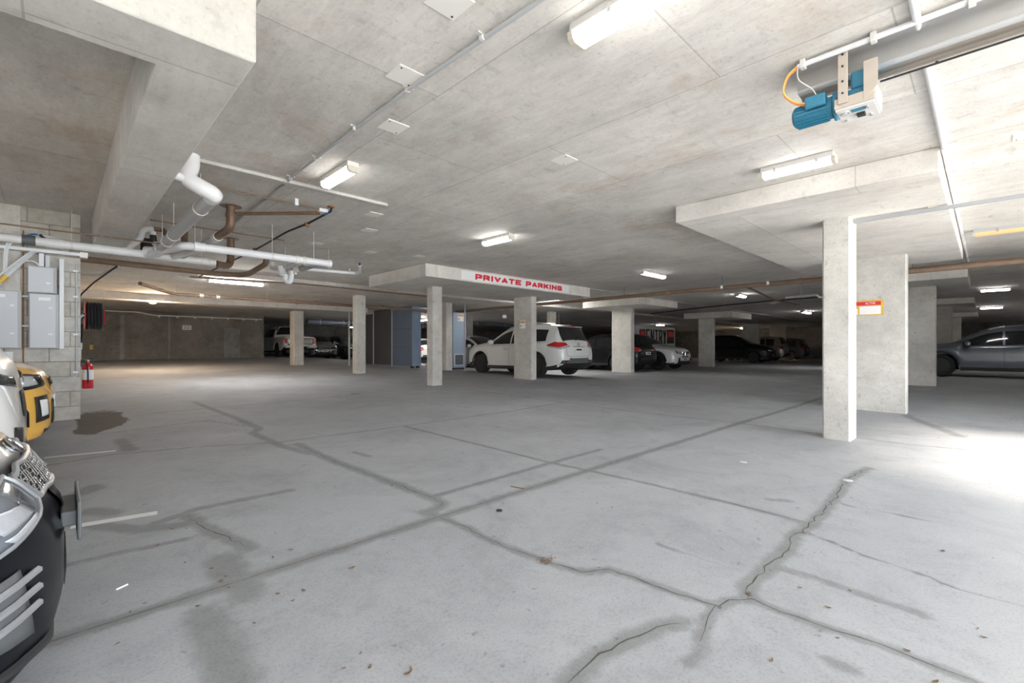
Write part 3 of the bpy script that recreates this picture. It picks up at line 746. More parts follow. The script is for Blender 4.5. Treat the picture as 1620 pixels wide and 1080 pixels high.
run('pipe', 'brown branch pipe angling off the sprinkler main toward the far tube light', 'pipe', [Vector((Xm, onx(1178, 455, Xm).y, zm)), onz(1225, 474, 1.6), onz(1265, 482, 1.6)], .03, 'brown_pipe')
m = [onz(1244, 471, 1.55), onz(1292, 466, 1.5), onz(1296, 470, 1.42), onz(1304, 470, 1.45)]
run('pipe', 'short white pipe with a hooked end, left of the nearest column', 'pipe', m, .03, 'white_pvc', .05, extra=[('hanger_rod', rod((m[0] + m[1]) / 2, SLAB), 'galvanised')])
run('fire_pipe', 'reddish brown pipe seen between the wide pier and the right edge', 'pipe', [(12.6, -2.6, EYE + 1.62), (12.6, 1.2, EYE + 1.60)], .05, 'red_brown')

# ---- white drainage pipes, top left
zA = EYE + 1.335
def rr(a, b, t): return tuple(a[i] + (b[i] - a[i]) * t for i in range(3))
A0, A1 = (-4.0, 8.40, zA + .05), (1.76, 8.40, zA - .01)
ex = [('coupling', ring((-.25, 8.4, zA + .012), (1, 0, 0), .066, .12), 'trim_grey'), ('coupling', ring((-.02, 8.4, zA + .01), (1, 0, 0), .064, .16), 'white_pvc'), ('end_cap', ring((1.72, 8.4, zA - .01), (1, 0, 0), .064, .09), 'galvanised'),
      ('clamp', ring((.14, 8.4, zA + .01), (1, 0, 0), .06, .03), 'galvanised'), ('clamp', ring((1.58, 8.4, zA), (1, 0, 0), .06, .03), 'galvanised'),
      ('hanger_rod', rod((.14, 8.4, zA), SLAB), 'galvanised'), ('hanger_rod', rod((1.58, 8.4, zA), SLAB), 'galvanised')]
drain = run('drain_pipe', 'longest white drain pipe, running from the left edge above the electrical boxes', 'pipe', [A0, A1], .055, 'white_pvc', extra=ex, n=20)
YB = 7.3
ex = [('coupling', ring((2.70, YB, zA), (1, 0, 0), .062, .05), 'galvanised'), ('coupling', ring((2.60, YB, zA), (1, 0, 0), .062, .05), 'galvanised'), ('end_cap', ring((3.09, YB, zA), (1, 0, 0), .063, .05), 'white_pvc'),
      ('clamp', ring((2.25, YB, zA), (1, 0, 0), .06, .03), 'galvanised'), ('hanger_rod', rod((2.25, YB, zA), SLAB), 'galvanised'), ('hanger_rod', rod((2.85, YB, zA), SLAB), 'galvanised'), ('coupling', ring((1.35, YB, zA), (1, 0, 0), .062, .12), 'white_pvc')]
run('drain_pipe', 'second white drain pipe with metal couplings, ending in a cap under the ceiling', 'pipe', [(.95, 8.33, zA + .0), (1.18, YB + .05, zA), (1.35, YB, zA), (3.1, YB, zA)], .053, 'white_pvc', .14, n=20, extra=ex)
g0 = onz(340, 308, 1.45)
fit0, fit1, fit2 = onz(302, 262, 1.70), onz(294, 283, 1.55), g0
end = Vector((1.02, 8.28, zA + .03))
root = empty('drain_pipe', g0, 'thick grey drain pipe sloping away beside the concrete beam, with a white elbow', 'pipe')
m = MB().tube(round_path([g0, end], .1), .066, 20); shift(m, root).build('pipe', 'grey_pvc', root)
m = MB().tube(round_path([Vector((fit0.x, fit0.y, SLAB)), fit0, fit1, g0, g0 + (end - g0).normalized() * .12], .12), .072, 20); shift(m, root).build('elbow', 'white_pvc', root)
m = MB().cyl(fit1, fit1 + Vector((-.10, -.05, .0)), .04, 14); shift(m, root).build('branch_stub', 'white_pvc', root)
for t_, nn in ((.18, 'clamp'), (.62, 'clamp'), (.75, 'clamp')):
    p = g0 + (end - g0) * t_; shift(ring(p, end - g0, .072, .03), root).build(nn, 'galvanised', root)
    if t_ < .7: shift(rod(p, SLAB), root).build('hanger_rod', 'galvanised', root)
m = MB().tube([end - (end - g0).normalized() * .35, end, end + Vector((-.12, .08, 0))], .075, 20); shift(m, root).build('junction', 'white_pvc', root)

def hole(p, label):
    r = empty('pipe_collar', (p.x, p.y, SLAB), label, 'collar'); MB().lathe([(.12, 0), (.125, -.004), (.05, -.004)], 20).build('ring', 'brown_pipe', r)
v1 = onz(365, 326, 1.8)
run('waste_pipe', 'rusty brown pipe dropping from the ceiling, bending into a grey tail pipe', 'pipe', [(v1.x, v1.y, SLAB), (v1.x, v1.y, EYE + 1.52), (v1.x - .06, v1.y + .45, EYE + 1.47)], .052, 'copper_brown', .10,
    extra=[('tail_pipe', MB().tube([(v1.x - .05, v1.y + .4, EYE + 1.47), (v1.x - .25, 8.34, zA + .03)], .048, 16), 'grey_pvc'), ('coupling', ring((v1.x - .06, v1.y + .45, EYE + 1.47), (-.1, .8, -.04), .06, .12), 'galvanised'), ('socket', MB().cyl((v1.x, v1.y, EYE + 1.66), (v1.x, v1.y, EYE + 1.70), .06, 18), 'copper_brown')])
hole(v1, 'rusty round collar at the ceiling hole of the first brown pipe')
v2 = onz(365, 377, 1.8)
run('waste_pipe', 'second rusty brown ceiling pipe, turning to the end of the long white pipe', 'pipe', [(v2.x, v2.y, SLAB), (v2.x, v2.y, EYE + 1.33), (1.78, 8.45, EYE + 1.32)], .055, 'copper_brown', .16)
hole(v2, 'rusty round collar at the ceiling hole of the second brown pipe')
v3 = onz(290, 388, 1.8); v3 = Vector((1.35, 8.8, 0))
run('waste_pipe', 'short brown pipe stub between the grey pipe and the ceiling', 'pipe', [onz(292, 362, 1.8), onz(292, 385, 1.62)], .045, 'copper_brown')
run('waste_pipe', 'horizontal rusty pipe from the first brown drop to the white valve', 'pipe', [(v1.x + .04, v1.y, EYE + 1.71), onz(505, 337, 1.70)], .022, 'copper_brown')
c1 = onz(505, 331, 1.74)
run('copper_pipe', 'thin bright copper pipe from behind the grey drain to the white valve', 'pipe', [(1.05, 5.85, EYE + 1.74), (c1.x, c1.y, EYE + 1.74)], .0095, 'copper_brown', extra=[('saddle', MB().box(2.05, 2.09, 5.82, 5.88, EYE + 1.72, SLAB), 'trunking_white')])
r = empty('pipe_valve', (c1.x + .05, c1.y, EYE + 1.73), 'white and steel pipe valve below the ceiling where the copper pipes meet', 'valve')
MB().box(-.06, .05, -.03, .03, -.02, .025).build('body', 'trunking_white', r, smooth=0, bevel=.006); MB().cyl((.02, 0, 0), (.09, .02, .005), .022).build('nut', 'galvanised', r); MB().box(.03, .05, -.05, .05, -.035, -.02).build('handle', 'blue_tape', r, smooth=0)
run('rubber_pipe', 'thin black pipe sagging across the ceiling from the white valve', 'pipe', [(onz(524, 327, 1.8)), onz(524, 334, 1.72), onz(488, 353, 1.70), onz(455, 366, 1.72), onz(404, 395, 1.70), onz(316, 437, 1.6)], .014, 'black_rubber', .06,
    extra=[('pipe_clip', MB().cbox(onz(486, 355, 1.69), (.05, .05, .05)), 'rust'), ('pipe_clip', MB().cbox(onz(403, 395, 1.69), (.05, .05, .05)), 'dark_metal'), ('pipe_clip', MB().cbox(onz(524, 327, 1.79), (.07, .07, .015)), 'rust')])
run('copper_pipe', 'thin copper line high behind the thick grey drain pipe', 'pipe', [(.93, 8.15, EYE + 1.78), (2.7, 8.15, EYE + 1.78)], .01, 'copper_brown')
run('copper_pipe', 'thin copper line passing under the concrete beam at the far left', 'pipe', [(-2.5, 7.62, EYE + 1.372), (1.05, 7.62, EYE + 1.372)], .009, 'copper_brown')
run('waste_pipe', 'brown pipe running along behind the long white pipe, curving up at its right end', 'pipe', [(-.0 + .28, 10.7, EYE + 1.5), (2.3, 10.7, EYE + 1.47), (2.72, 10.4, EYE + 1.45), (2.85, 9.6, EYE + 1.6), (2.85, 9.6, SLAB)], .052, 'brown_pipe', .2)
run('drain_pipe', 'white looping pipe rising from the long white pipe beside the beam', 'pipe', [ony(194, 398, 8.4), ony(222, 378, 8.5), ony(225, 363, 8.6), ony(240, 362, 8.7)], .042, 'white_pvc', .07,
    extra=[('hanger_rod', rod(ony(232, 362, 8.65), SLAB), 'galvanised'), ('brown_bend', MB().tube(round_path([ony(242, 362, 8.7), ony(258, 363, 8.7), ony(266, 376, 8.5)], .08), .036, 14), 'copper_brown')])
run('rubber_pipe', 'short fat black pipe standing behind the long white pipe', 'pipe', [ony(232, 402, 8.75), ony(232, 378, 8.75)], .075, 'black_rubber')
run('drain_pipe', 'small white elbow with a black collar behind the grey drain pipe', 'pipe', [ony(242, 366, 8.6), ony(243, 385, 8.6), ony(252, 391, 8.5)], .035, 'white_pvc', .06,
    extra=[('hanger_rod', rod(ony(242, 368, 8.6), SLAB), 'galvanised'), ('collar', MB().cyl(ony(242, 372, 8.6), ony(243, 384, 8.6), .043), 'black_rubber')])
# trap assembly
root = empty('drain_trap', onz(462, 432, 1.45), 'cluster of white trap bends and grey couplings hanging under the ceiling', 'drain trap')
def pp(name, pts, r, mat, b=.06):
    shift(MB().tube(round_path(pts, b), r, 16), root).build(name, mat, root)
K = 8.3
pp('inlet_bend', [onk(430, 414, K + .3), onk(430, 424, K + .3), onk(448, 428, K)], .04, 'white_pvc')
pp('elbow', [onk(443, 421, K), onk(446, 434, K), onk(452, 434, K)], .05, 'white_pvc')
pp('trap_bend', [onk(452, 434, K), onk(452, 444, K), onk(460, 446, K), onk(461, 433, K), onk(461, 428, K)], .048, 'white_pvc', .07)
pp('grey_sleeve', [onk(446, 427, K + .1), onk(468, 419, K + .1)], .055, 'grey_pvc')
pp('riser', [onk(468, 424, K), onk(467, 434, K)], .03, 'white_pvc')
pp('coupling', [onk(466, 427, K), onk(478, 424, K)], .062, 'galvanised')
pp('grey_pipe', [onk(476, 425, K), onk(503, 416, 7.6), (2.75, YB + .05, zA - .02)], .055, 'grey_pvc')
pp('hanger_rod', [onk(451, 424, K), onk(451, 384, K)], .004, 'galvanised')
run('drain_pipe', 'slim white pipe with an upturned end, right of the trap bends', 'pipe', [onz(485, 426, 1.4), onz(562, 432, 1.4), onz(569, 431, 1.4), onz(569, 419, 1.44)], .03, 'white_pvc', .08,
    extra=[('hanger_rod', rod(onz(520, 429, 1.4), SLAB), 'galvanised'), ('pipe_clip', MB().cyl(onz(553, 426, 1.44), onz(553, 433, 1.39), .012), 'trunking_white'), ('nozzle', MB().cyl(onz(569, 424, 1.42), onz(569, 417, 1.45), .022), 'dark_metal')])
run('drain_pipe', 'short white branch stub from the long white pipe, under the second pipe', 'pipe', [(.93, 8.36, zA - .01), (1.02, 7.9, zA - .0), (1.05, 7.6, zA + .08)], .042, 'white_pvc', .05, extra=[('hanger_rod', rod((1.02, 7.8, zA), SLAB), 'galvanised')])
run('drain_pipe', 'short white stub joining the grey tail pipe into the long white pipe', 'pipe', [(1.22, 8.38, zA), (1.36, 8.05, zA + .04), (1.42, 7.75, zA + .07)], .044, 'white_pvc', .05, extra=[('hanger_rod', rod((1.40, 7.85, zA), SLAB), 'galvanised')])

# ------------------------------------------------------------------ gate track and blue motor
root = empty('gate_track', (3.5, -.5, SLAB), 'long galvanised overhead gate track channel running to the top right corner', 'gate track')
y0, y1 = -3.2, .86
def track_piece(name, prof, mat):
    m = MB(); n = len(prof); m.add([(x, y, SLAB + z) for y in (y0, y1) for x, z in prof], [(i, i + n, i + n + 1, i + 1) for i in range(n - 1)])
    ch = shift(m, root).build(name, mat, root, smooth=25); sd = ch.modifiers.new('thickness', 'SOLIDIFY'); sd.thickness = .004; sd.offset = 0
track_piece('side_flange', [(3.36, -.004), (3.36, -.03), (3.43, -.045), (3.45, -.115), (3.455, -.135)], 'galvanised')
track_piece('lower_lip', [(3.452, -.128), (3.458, -.142), (3.475, -.150), (3.49, -.146)], 'sign_white')  # bright line along the channel edge put in as white
track_piece('underside', [(3.49, -.144), (3.55, -.146), (3.556, -.156), (3.575, -.156), (3.58, -.144), (3.63, -.142)], 'steel_tan')  # darker band under the channel put in as tan
track_piece('far_flange', [(3.63, -.142), (3.645, -.11), (3.655, -.05), (3.72, -.03), (3.72, -.004)], 'galvanised')
m = MB().cyl((3.33, y0, SLAB - .032), (3.33, y1 - .03, SLAB - .032), .016); shift(m, root).build('edge_tube', 'trunking_white', root)
for y in (.80, .45, .05, -.6, -1.4): shift(MB().cbox((3.33, y, SLAB - .03), (.045, .03, .055)), root).build('clamp', 'galvanised', root, smooth=0, bevel=.004)
m = MB().cyl((3.57, y0, SLAB - .185), (3.57, .45, SLAB - .185), .006); shift(m, root).build('drive_rod', 'dark_metal', root)
m = MB().box(3.66, 3.70, y0, .40, SLAB - .12, SLAB - .10); shift(m, root).build('side_rail', 'steel_tan', root, smooth=0)
pieces([shift(MB().cyl((3.645, y, SLAB - .14), (3.66, y, SLAB - .14), .007, 8), root) for y in (.2, -.3, -.8, -1.4, -2)], 'bolt', 'dark_metal', root)

zc = EYE + 1.50
root = empty('gate_motor', (3.5, .6, zc), 'blue electric gate motor with a steel gearbox bracket hanging from the ceiling track', 'motor')
xm = 3.46
Rm = Matrix.Translation((xm, 0, zc)) @ Matrix.Rotation(math.radians(-90), 4, 'X')
def mp(name, mb, mat, parent=root, **kw): return shift(mb, root).build(name, mat, parent, **kw)
prof = [(.0, .89), (.045, .885), (.062, .872), (.066, .85), (.066, .70), (.066, .665)]
m = MB().lathe([(r_, h) for r_, h in prof], 28, Rm); 
for k in range(22):
    a = 2 * math.pi * k / 22
    if 0.9 < a < 2.3: continue
    dx, dz = math.cos(a), math.sin(a)
    m.cbox((xm + dx * .069, .775, zc + dz * .069), (.012, .17, .005), Matrix.Rotation(-a, 3, 'Y'))
body = mp('motor_body', m, 'motor_blue')
m = MB().cbox((xm - .065, .745, zc + .035), (.07, .11, .075)); bx_ = mp('terminal_box', m, 'motor_blue', smooth=0, bevel=.008)
m = MB().lathe([(.085, .66), (.09, .655), (.09, .645), (.085, .64)], 8, Rm); mp('flange', m, 'motor_blue', smooth=0)
m = MB().lathe([(.05, .70), (.05, .63)], 20, Rm); mp('shaft_neck', m, 'dark_metal')
m = MB(); m.box(xm - .095, xm + .12, .45, .64, zc - .075, zc - .062); m.box(xm - .09, xm + .11, .44, .45, zc - .07, zc + .03)
gb = mp('gearbox_housing', m, 'galvanised', smooth=0, bevel=.004)
mp('side_strip', MB().box(xm - .097, xm - .085, .45, .645, zc - .062, zc + .0), 'steel_tan', smooth=0, bevel=.003)
for yy_, xx_, rr_ in ((.60, -.03, .022), (.49, -.05, .008), (.49, .08, .008), (.61, .08, .010)): mp('bolt', MB().cyl((xm + xx_, yy_, zc - .085), (xm + xx_, yy_, zc - .074), rr_, 12), 'chrome')
mp('nameplate', MB().box(xm - .06, xm - .02, .50, .57, zc - .078, zc - .0745), 'motor_blue', smooth=0)
mp('oil_plug', MB().box(xm + .01, xm + .05, .51, .55, zc - .09, zc - .074), 'dark_metal', smooth=0)
m = MB().cbox((xm - .01, .55, zc - .0), (.10, .12, .10)); mp('gearbox', m, 'motor_blue', smooth=0, bevel=.01)
m = MB(); m.box(xm - .108, xm - .098, .575, .625, zc - .04, SLAB - .02); mp('hanger_arm', m, 'steel_tan', smooth=0, bevel=.004)
for z in (SLAB - .05, SLAB - .12, zc + .09, zc + .02): mp('bolt', MB().cyl((xm - .114, .60, z), (xm - .106, .60, z), .006, 8), 'dark_metal')
m = MB(); m.add([(xm - .10 + dx, y, z) for dx in (0, .008) for y, z in ((.50, zc + .17), (.435, zc + .17), (.435, zc + .01), (.50, zc - .06))], [(0, 1, 2, 3), (7, 6, 5, 4), (0, 4, 5, 1), (1, 5, 6, 2), (2, 6, 7, 3), (3, 7, 4, 0)])
mp('side_plate', m, 'steel_tan', smooth=0)
m = MB().box(xm - .06, xm + .06, .49, .57, zc + .05, zc + .15); mp('drive_block', m, 'motor_blue', smooth=0, bevel=.01)
m = MB().lathe([(.04, .52), (.055, .525), (.055, .555), (.04, .56)], 20, Rm @ Matrix.Translation((0, -.10, 0))); mp('pulley', m, 'galvanised')
c0 = Vector((3.33, .83, SLAB - .04))
pth = round_path([c0, c0 + Vector((-.03, .05, -.05)), c0 + Vector((-.03, .08, -.15)), Vector((xm - .09, .86, zc + .06)), Vector((xm - .07, .80, zc + .03))], .06)
mp('orange_cable', MB().tube(pth, .0055, 8), 'cable_orange'); mp('yellow_cable', MB().tube([p + Vector((-.008, .0, .007)) for p in pth], .004, 8), 'cable_yellow')
pth = round_path([c0, c0 + Vector((-.01, .0, -.08)), Vector((xm - .08, .76, zc + .12)), Vector((xm - .06, .74, zc + .07))], .05)
mp('white_cable', MB().tube(pth, .003, 8), 'cable_white')
# ------------------------------------------------------------------ electrical boards on the blockwork (wall face Y = 8.6)
WY = 8.6
def wx(px, py=500): return ony(px, py, WY).x
def wz(py, px=60): return ony(px, py, WY).z
def board(x0, x1, z0, z1, label, d=.14, lock=True, strip=True):
    r = empty('switchboard', ((x0 + x1) / 2, WY, z0), label, 'electrical box', 'grey electrical boxes on the block wall')
    q = MB().box(x0, x1, WY - d + .014, WY, z0, z1); shift(q, r).build('cabinet', 'box_edge', r, smooth=0, bevel=.006)
    q = MB().box(x0 + .008, x1 - .03, WY - d, WY - d + .013, z0 + .01, z1 - .01); dr = shift(q, r).build('door', 'box_grey', r, smooth=0, bevel=.004)
    if lock:
        for f in ((.14, .62) if z1 - z0 > .6 else (.5,)):
            z = z1 - (z1 - z0) * (f + .12); q = MB().box(x1 - .10, x1 - .06, WY - d - .012, WY - d, z - .01, z + .01); shift(q, r).build('latch', 'sign_white', dr, smooth=0)
    if strip:
        q = MB().box((x0 + x1) / 2 - .05, (x0 + x1) / 2 + .06, WY - d - .002, WY - d, z1 - .09, z1 - .05); shift(q, r).build('label_strip', 'sign_white', dr, smooth=0)
    return r
x_a, x_b = wx(46), wx(93.5)
board(x_a, x_b, wz(551), wz(465), 'tall pale grey electrical box beside the white trunking')
board(x_a - .012, x_b - .02, wz(464.5), wz(423), 'small square grey electrical box on top of the tall one', strip=False, d=.15)
board(wx(-40), wx(35), wz(551), wz(463), 'pale grey electrical box cut by the left edge of the photo')
r = empty('cable_trunking', (wx(97), WY, wz(552)), 'vertical white cable trunking next to the tall grey electrical box', 'trunking')
shift(MB().box(wx(93.7), wx(101.2), WY - .13, WY, wz(552), wz(408)), r).build('trunk', 'trunking_white', r, smooth=0, bevel=.003)
r = empty('cable_trunking', (wx(65), WY, wz(423)), 'short white trunking above the small square grey electrical box', 'trunking')
shift(MB().box(wx(62), wx(70), WY - .12, WY, wz(423) + .003, wz(402)), r).build('trunk', 'trunking_white', r, smooth=0)
shift(MB().box(wx(72), wx(79), WY - .10, WY, wz(423) + .003, wz(404)), r).build('side_trunk', 'box_grey', r, smooth=0)
r = empty('cable_tray', (0, WY, zA - .12), 'flat white cable tray right beneath the long white drain pipe', 'tray')
shift(MB().box(-3, .22, WY - .16, WY - .04, zA - .115, zA - .075), r).build('tray_body', 'trunking_white', r, smooth=0, bevel=.003)
shift(MB().box(.22, .30, WY - .16, WY - .04, zA - .13, zA - .06), r).build('bracket', 'galvanised', r, smooth=0)
for py in (470, 516):
    r = empty('link_pipe', (wx(40), WY, wz(py)), 'short white pipe between the two tall grey boxes, %s one' % ('upper' if py < 500 else 'lower'), 'pipe')
    shift(MB().cyl((wx(34.5), WY - .05, wz(py)), (wx(46.5), WY - .05, wz(py)), .012), r).build('pipe', 'trunking_white', r)
# joint strip between render and blocks
r = empty('wall_strip', (wx(37), WY, 1.2), 'brown vertical mortar strip down the block wall between the grey boxes', 'strip')
shift(MB().box(wx(35.5), wx(38.2), WY - .012, WY, .2, SLAB - .3), r).build('strip', 'rust', r, smooth=0)
# bundled white cables
def cable(pts, label, rad=.011, mat='cable_white', name='cable'):
    o = MB().tube(round_path([ony(a, b, c) for a, b, c in pts], .12, 6), rad, 10).build(name, mat)
    return tag(o, label, 'cable', 'white cables looping above the grey boxes')
for k, (dy, lab) in enumerate(((0, 'lowest'), (5, 'second lowest'), (10, 'third'), (15, 'uppermost'))):
    cable([(-30, 478 - dy, 8.5 - .02 * k), (4, 446 - dy, 8.5 - .02 * k), (30, 420 - dy * .6, 8.5 - .02 * k), (50, 403 - dy * .4, 8.5 - .02 * k), (60 + k * 2, 396, 8.52)], lab + ' white cable of the sloping bundle above the cut-off grey box')
cable([(40, 412, 8.5), (52, 413, 8.5), (61, 418, 8.5), (64, 424, 8.52)], 'white cable curving down onto the small square grey box')
for k, lab in enumerate(('outer', 'inner')):
    cable([(6 + 3 * k, 430, 8.45), (7 + 4 * k, 398, 8.45), (12 + 5 * k, 381 + 2 * k, 8.45), (34, 372 + 2 * k, 8.45), (55, 371 + 2 * k, 8.45), (84, 375 + 3 * k, 8.47), (108, 384 + 2 * k, 8.5)], lab + ' white cable looping over the long white drain pipe', .013)
tag(MB().tube([ony(0, 446, 8.42), ony(10, 436, 8.42)], .03, 12).build('cable_wrap', 'cable_yellow'), 'yellow tape wrapped round the white cables at the left edge', 'cable wrap')
tag(MB().tube(round_path([ony(40, 373, 8.43), ony(52, 370, 8.43), ony(60, 371, 8.43)], .05), .012, 10).build('cable_sleeve', 'blue_tape'), 'blue sleeve on the looping cables above the drain pipe', 'cable sleeve')
tag(MB().tube(round_path([ony(63, 371, 8.4), ony(68, 376, 8.4), ony(76, 379, 8.4)], .05), .016, 10).build('cable_sleeve', 'black_rubber'), 'black sleeve on the cables next to the blue one', 'cable sleeve')
root = empty('conduit', (wx(121), WY, .6), 'slim white conduit down the block wall near its right edge, turning left at the bottom', 'conduit')
xc = wx(121)
shift(MB().tube(round_path([(xc, WY - .015, wz(412)), (xc, WY - .015, wz(598)), (wx(70, 600), WY - .015, wz(601))], .06), .0105, 10), root).build('pipe', 'grey_pvc', root)
for py in (424, 466, 528, 590): shift(MB().box(xc - .035, xc + .015, WY - .03, WY, wz(py) - .012, wz(py) + .012), root).build('saddle', 'trunking_white', root, smooth=0)
root = empty('wall_sign', (wx(5), WY, wz(578)), 'plain white board fixed low on the block wall behind the yellow car', 'board')
shift(MB().box(wx(-30), wx(20.5), WY - .02, WY, wz(579), wz(556)), root).build('panel', 'sign_white', root, smooth=0)

# ------------------------------------------------------------------ hose reel and extinguisher on the side wall (X = .23)
hx, hy, hz = .28, 11.7, onk(150, 500, 8.7).z
root = empty('fire_hose_reel', (hx, hy, hz), 'black fire hose reel with red rims mounted on the side wall past the blocks', 'hose reel')
Rh = Matrix.Rotation(math.radians(90), 4, 'Y')
def hp(name, prof, mat, n=40): return MB().lathe(prof, n, Rh).build(name, mat, root)
hp('hose', [(.10, .11)] + [(.240 + .018 * abs(math.sin(math.pi * (k / 60) * 5.0)), .11 + .235 * k / 60) for k in range(61)] + [(.10, .345)], 'black_rubber')
hp('rim', [(.06, .085), (.27, .085), (.272, .10), (.06, .105)], 'extinguisher_red')
hp('rim', [(.06, .355), (.15, .352), (.152, .37), (.06, .372)], 'extinguisher_red')
MB().box(-.05, .09, -.05, .05, -.05, .05).build('wall_bracket', 'dark_metal', root, smooth=0)
MB().tube(round_path([(.05, -.1, -.16), (.05, -.12, -.35), (.04, -.05, -.5)], .08), .014, 10).build('nozzle_hose', 'black_rubber', root)
MB().cyl((.04, -.05, -.5), (.04, -.05, -.62), .017, 10).build('nozzle', 'galvanised', root)
root = empty('water_pipe', (.27, hy - .3, hz - .6), 'black pipe rising from the fire hose reel and bending along the ceiling', 'pipe')
pth = round_path([(.28, hy - .35, hz - .35), (.28, hy - .35, hz + .32), onk(148, 447, 8.0), onk(185, 421, 7.2)], .16)
shift(MB().tube(pth, .013, 10), root).build('pipe', 'black_rubber', root)
shift(MB().tube(round_path([(.28, hy - .35, hz - .62), (.28, hy - .35, hz - .05), (.34, hy - .3, hz + .0)], .06), .026, 12), root).build('supply_pipe', 'grey_pvc', root)
shift(MB().tube([(.28, hy - .35, hz - .62), (.28, hy - .35, hz - .80)], .035, 12), root).build('valve', 'galvanised', root)
for k in range(2):
    o = MB().tube(round_path([onk(128, 433 + k * 2, 8.2), onk(155, 435 + k, 7.9), onk(188, 421 + k * 2, 7.3)], .2), .010, 8).build('cable', 'cable_white'); tag(o, '%s white cable running from the wall end up beside the brown pipe' % ('upper', 'lower')[k], 'cable')
ex_p = onk(138, 594, 8.75)
root = empty('fire_extinguisher', (.42, 11.95, ex_p.z - .25), 'red fire extinguisher with a white label hanging at the end of the block wall', 'fire extinguisher')
MB().lathe([(.0, 0), (.075, .002), (.083, .02), (.083, .40), (.075, .44), (.045, .475), (.025, .485), (.022, .50)], 28).build('cylinder', 'extinguisher_red', root)
q = MB().lathe([(.0842, .17), (.0842, .36)], 28, close=False); q.build('label_band', 'sign_white', root)
MB().lathe([(.02, .50), (.028, .505), (.028, .54), (.015, .55)], 14).build('valve', 'galvanised', root)
MB().box(-.02, .09, -.012, .012, .555, .57).build('lever', 'dark_metal', root, smooth=0, bevel=.003)
MB().box(-.02, .08, -.012, .012, .525, .538).build('handle', 'dark_metal', root, smooth=0, bevel=.003)
MB().tube(round_path([(-.01, -.02, .53), (-.02, -.09, .50), (0, -.10, .35), (.005, -.095, .10)], .05), .011, 10).build('hose', 'black_rubber', root)
MB().box(-.19, -.06, -.03, .03, .42, .46).build('wall_hook', 'dark_metal', root, smooth=0)
def flat(name, c, w, h, axis, label, cat='sign', mat='sign_white', th=.006):
    r = empty(name, c, label, cat)
    if axis == 'x': q = MB().box(-th / 2, th / 2, -w / 2, w / 2, -h / 2, h / 2)
    else: q = MB().box(-w / 2, w / 2, -th / 2, th / 2, -h / 2, h / 2)
    q.build('panel', mat, r, smooth=0); return r
p = onk(144, 549, 20.2)
flat('wall_tag', (p.x, 26.99, p.z), .11, .2, 'y', 'small yellow tag on the dark back wall behind the extinguisher', 'tag', 'sign_yellow')
p = ony(295.5, 518, 27)
r = flat('wall_sign', (p.x, 26.985, p.z), .36, .21, 'y', 'small white sign alone on the dark concrete back wall')
for z in (.05, 0, -.05): MB().box(-.13, .13, -.006, -.004, z - .008, z + .008).build('text_line', 'ink_black', r, smooth=0)
A = [(1.0, 26.9, EYE + 1.62), (2.6, 26.9, EYE + 1.62), (3.2, 26.9, EYE + 1.5), (7.8, 26.9, EYE + 1.5)]
run('conduit', 'white conduit fixed along the top of the dark back wall', 'conduit', A, .03, 'white_pvc', .15, extra=[('saddle', MB().cbox((x, 26.93, EYE + 1.47), (.08, .1, .1)), 'trunking_white') for x in (3.4, 4.1, 4.8, 5.5, 6.2, 6.9, 7.5)])

# ------------------------------------------------------------------ PRIVATE PARKING sign
p0 = ony(729, 433, 8.34); p1 = ony(899.5, 458, 8.34)
zc = EYE + 1.66
root = empty('parking_sign', ((p0.x + p1.x) / 2, 8.34, zc), 'long white PRIVATE PARKING sign in red letters on the ceiling panel edge', 'sign')
w = p1.x - p0.x; h = .20
MB().box(-w / 2, w / 2, -.012, -.001, -h / 2, h / 2).build('board', 'sign_white', root, smooth=0)
R90 = Matrix.Rotation(math.radians(90), 4, 'X')
for word, xc_, ww in (('PRIVATE', -w * .195, w * .395), ('PARKING', w * .232, w * .375)):
    mb = block_word(word, ww, .135, .062, .040, .022, -.0135, .05); mb.v = [(x + xc_, y, z) for x, y, z in mb.v]
    mb.build('lettering', 'ink_red', root, smooth=0)

# ------------------------------------------------------------------ warning notices
def notice(c, w, h, axis, label, top='sign_yellow', txt=None, head='ink_red'):
    r = empty('warning_notice', c, label, 'notice')
    A_ = Matrix.Identity(4) if axis == 'y' else Matrix.Rotation(math.radians(-90), 4, 'Z')
    def add(name, x0, x1, z0, z1, mat, d, par=r):
        q = MB().box(x0, x1, -d, -d + .003, z0, z1); q.v = [tuple(A_ @ Vector(v)) for v in q.v]; return q.build(name, mat, par, smooth=0)
    pn = add('panel', -w / 2, w / 2, -h / 2, h / 2, top, .006)
    add('header', -w * .46, w * .44, h * .16, h * .40, head, .008)
    add('text_field', -w * .05, w * .44, -h * .43, h * .10, 'sign_white', .008)
    add('pictogram_field', -w * .46, -w * .09, -h * .43, -h * .05, 'sign_white', .008)
    add('camera_symbol', -w * .42, -w * .18, -h * .20, -h * .12, 'ink_black', .0095)
    add('camera_stem', -w * .34, -w * .26, -h * .34, -h * .20, 'ink_black', .0095)
    if txt:
        text_part(txt, h * .2, 'sign_white', r, A_ @ Matrix.Translation((w * .2, -.0095, h * .28)) @ Matrix.Rotation(math.radians(90), 4, 'X'), sx=.8, depth=.0005)
    return r
p = onx(1368, 487, 10.25); q_ = onx(1385, 487, 10.25)
notice((10.248, (p.y + q_.y) / 2 + .12, p.z), .62, .27, 'x', 'yellow and red warning notice with a camera symbol on the wide flat pier', txt='ACTIVE')
p = onx(827, 513, 10.04); notice((10.038, p.y, p.z), .22, .24, 'x', 'small orange and white notice on the pier in front of the white SUV', 'sign_white', head='sign_orange')
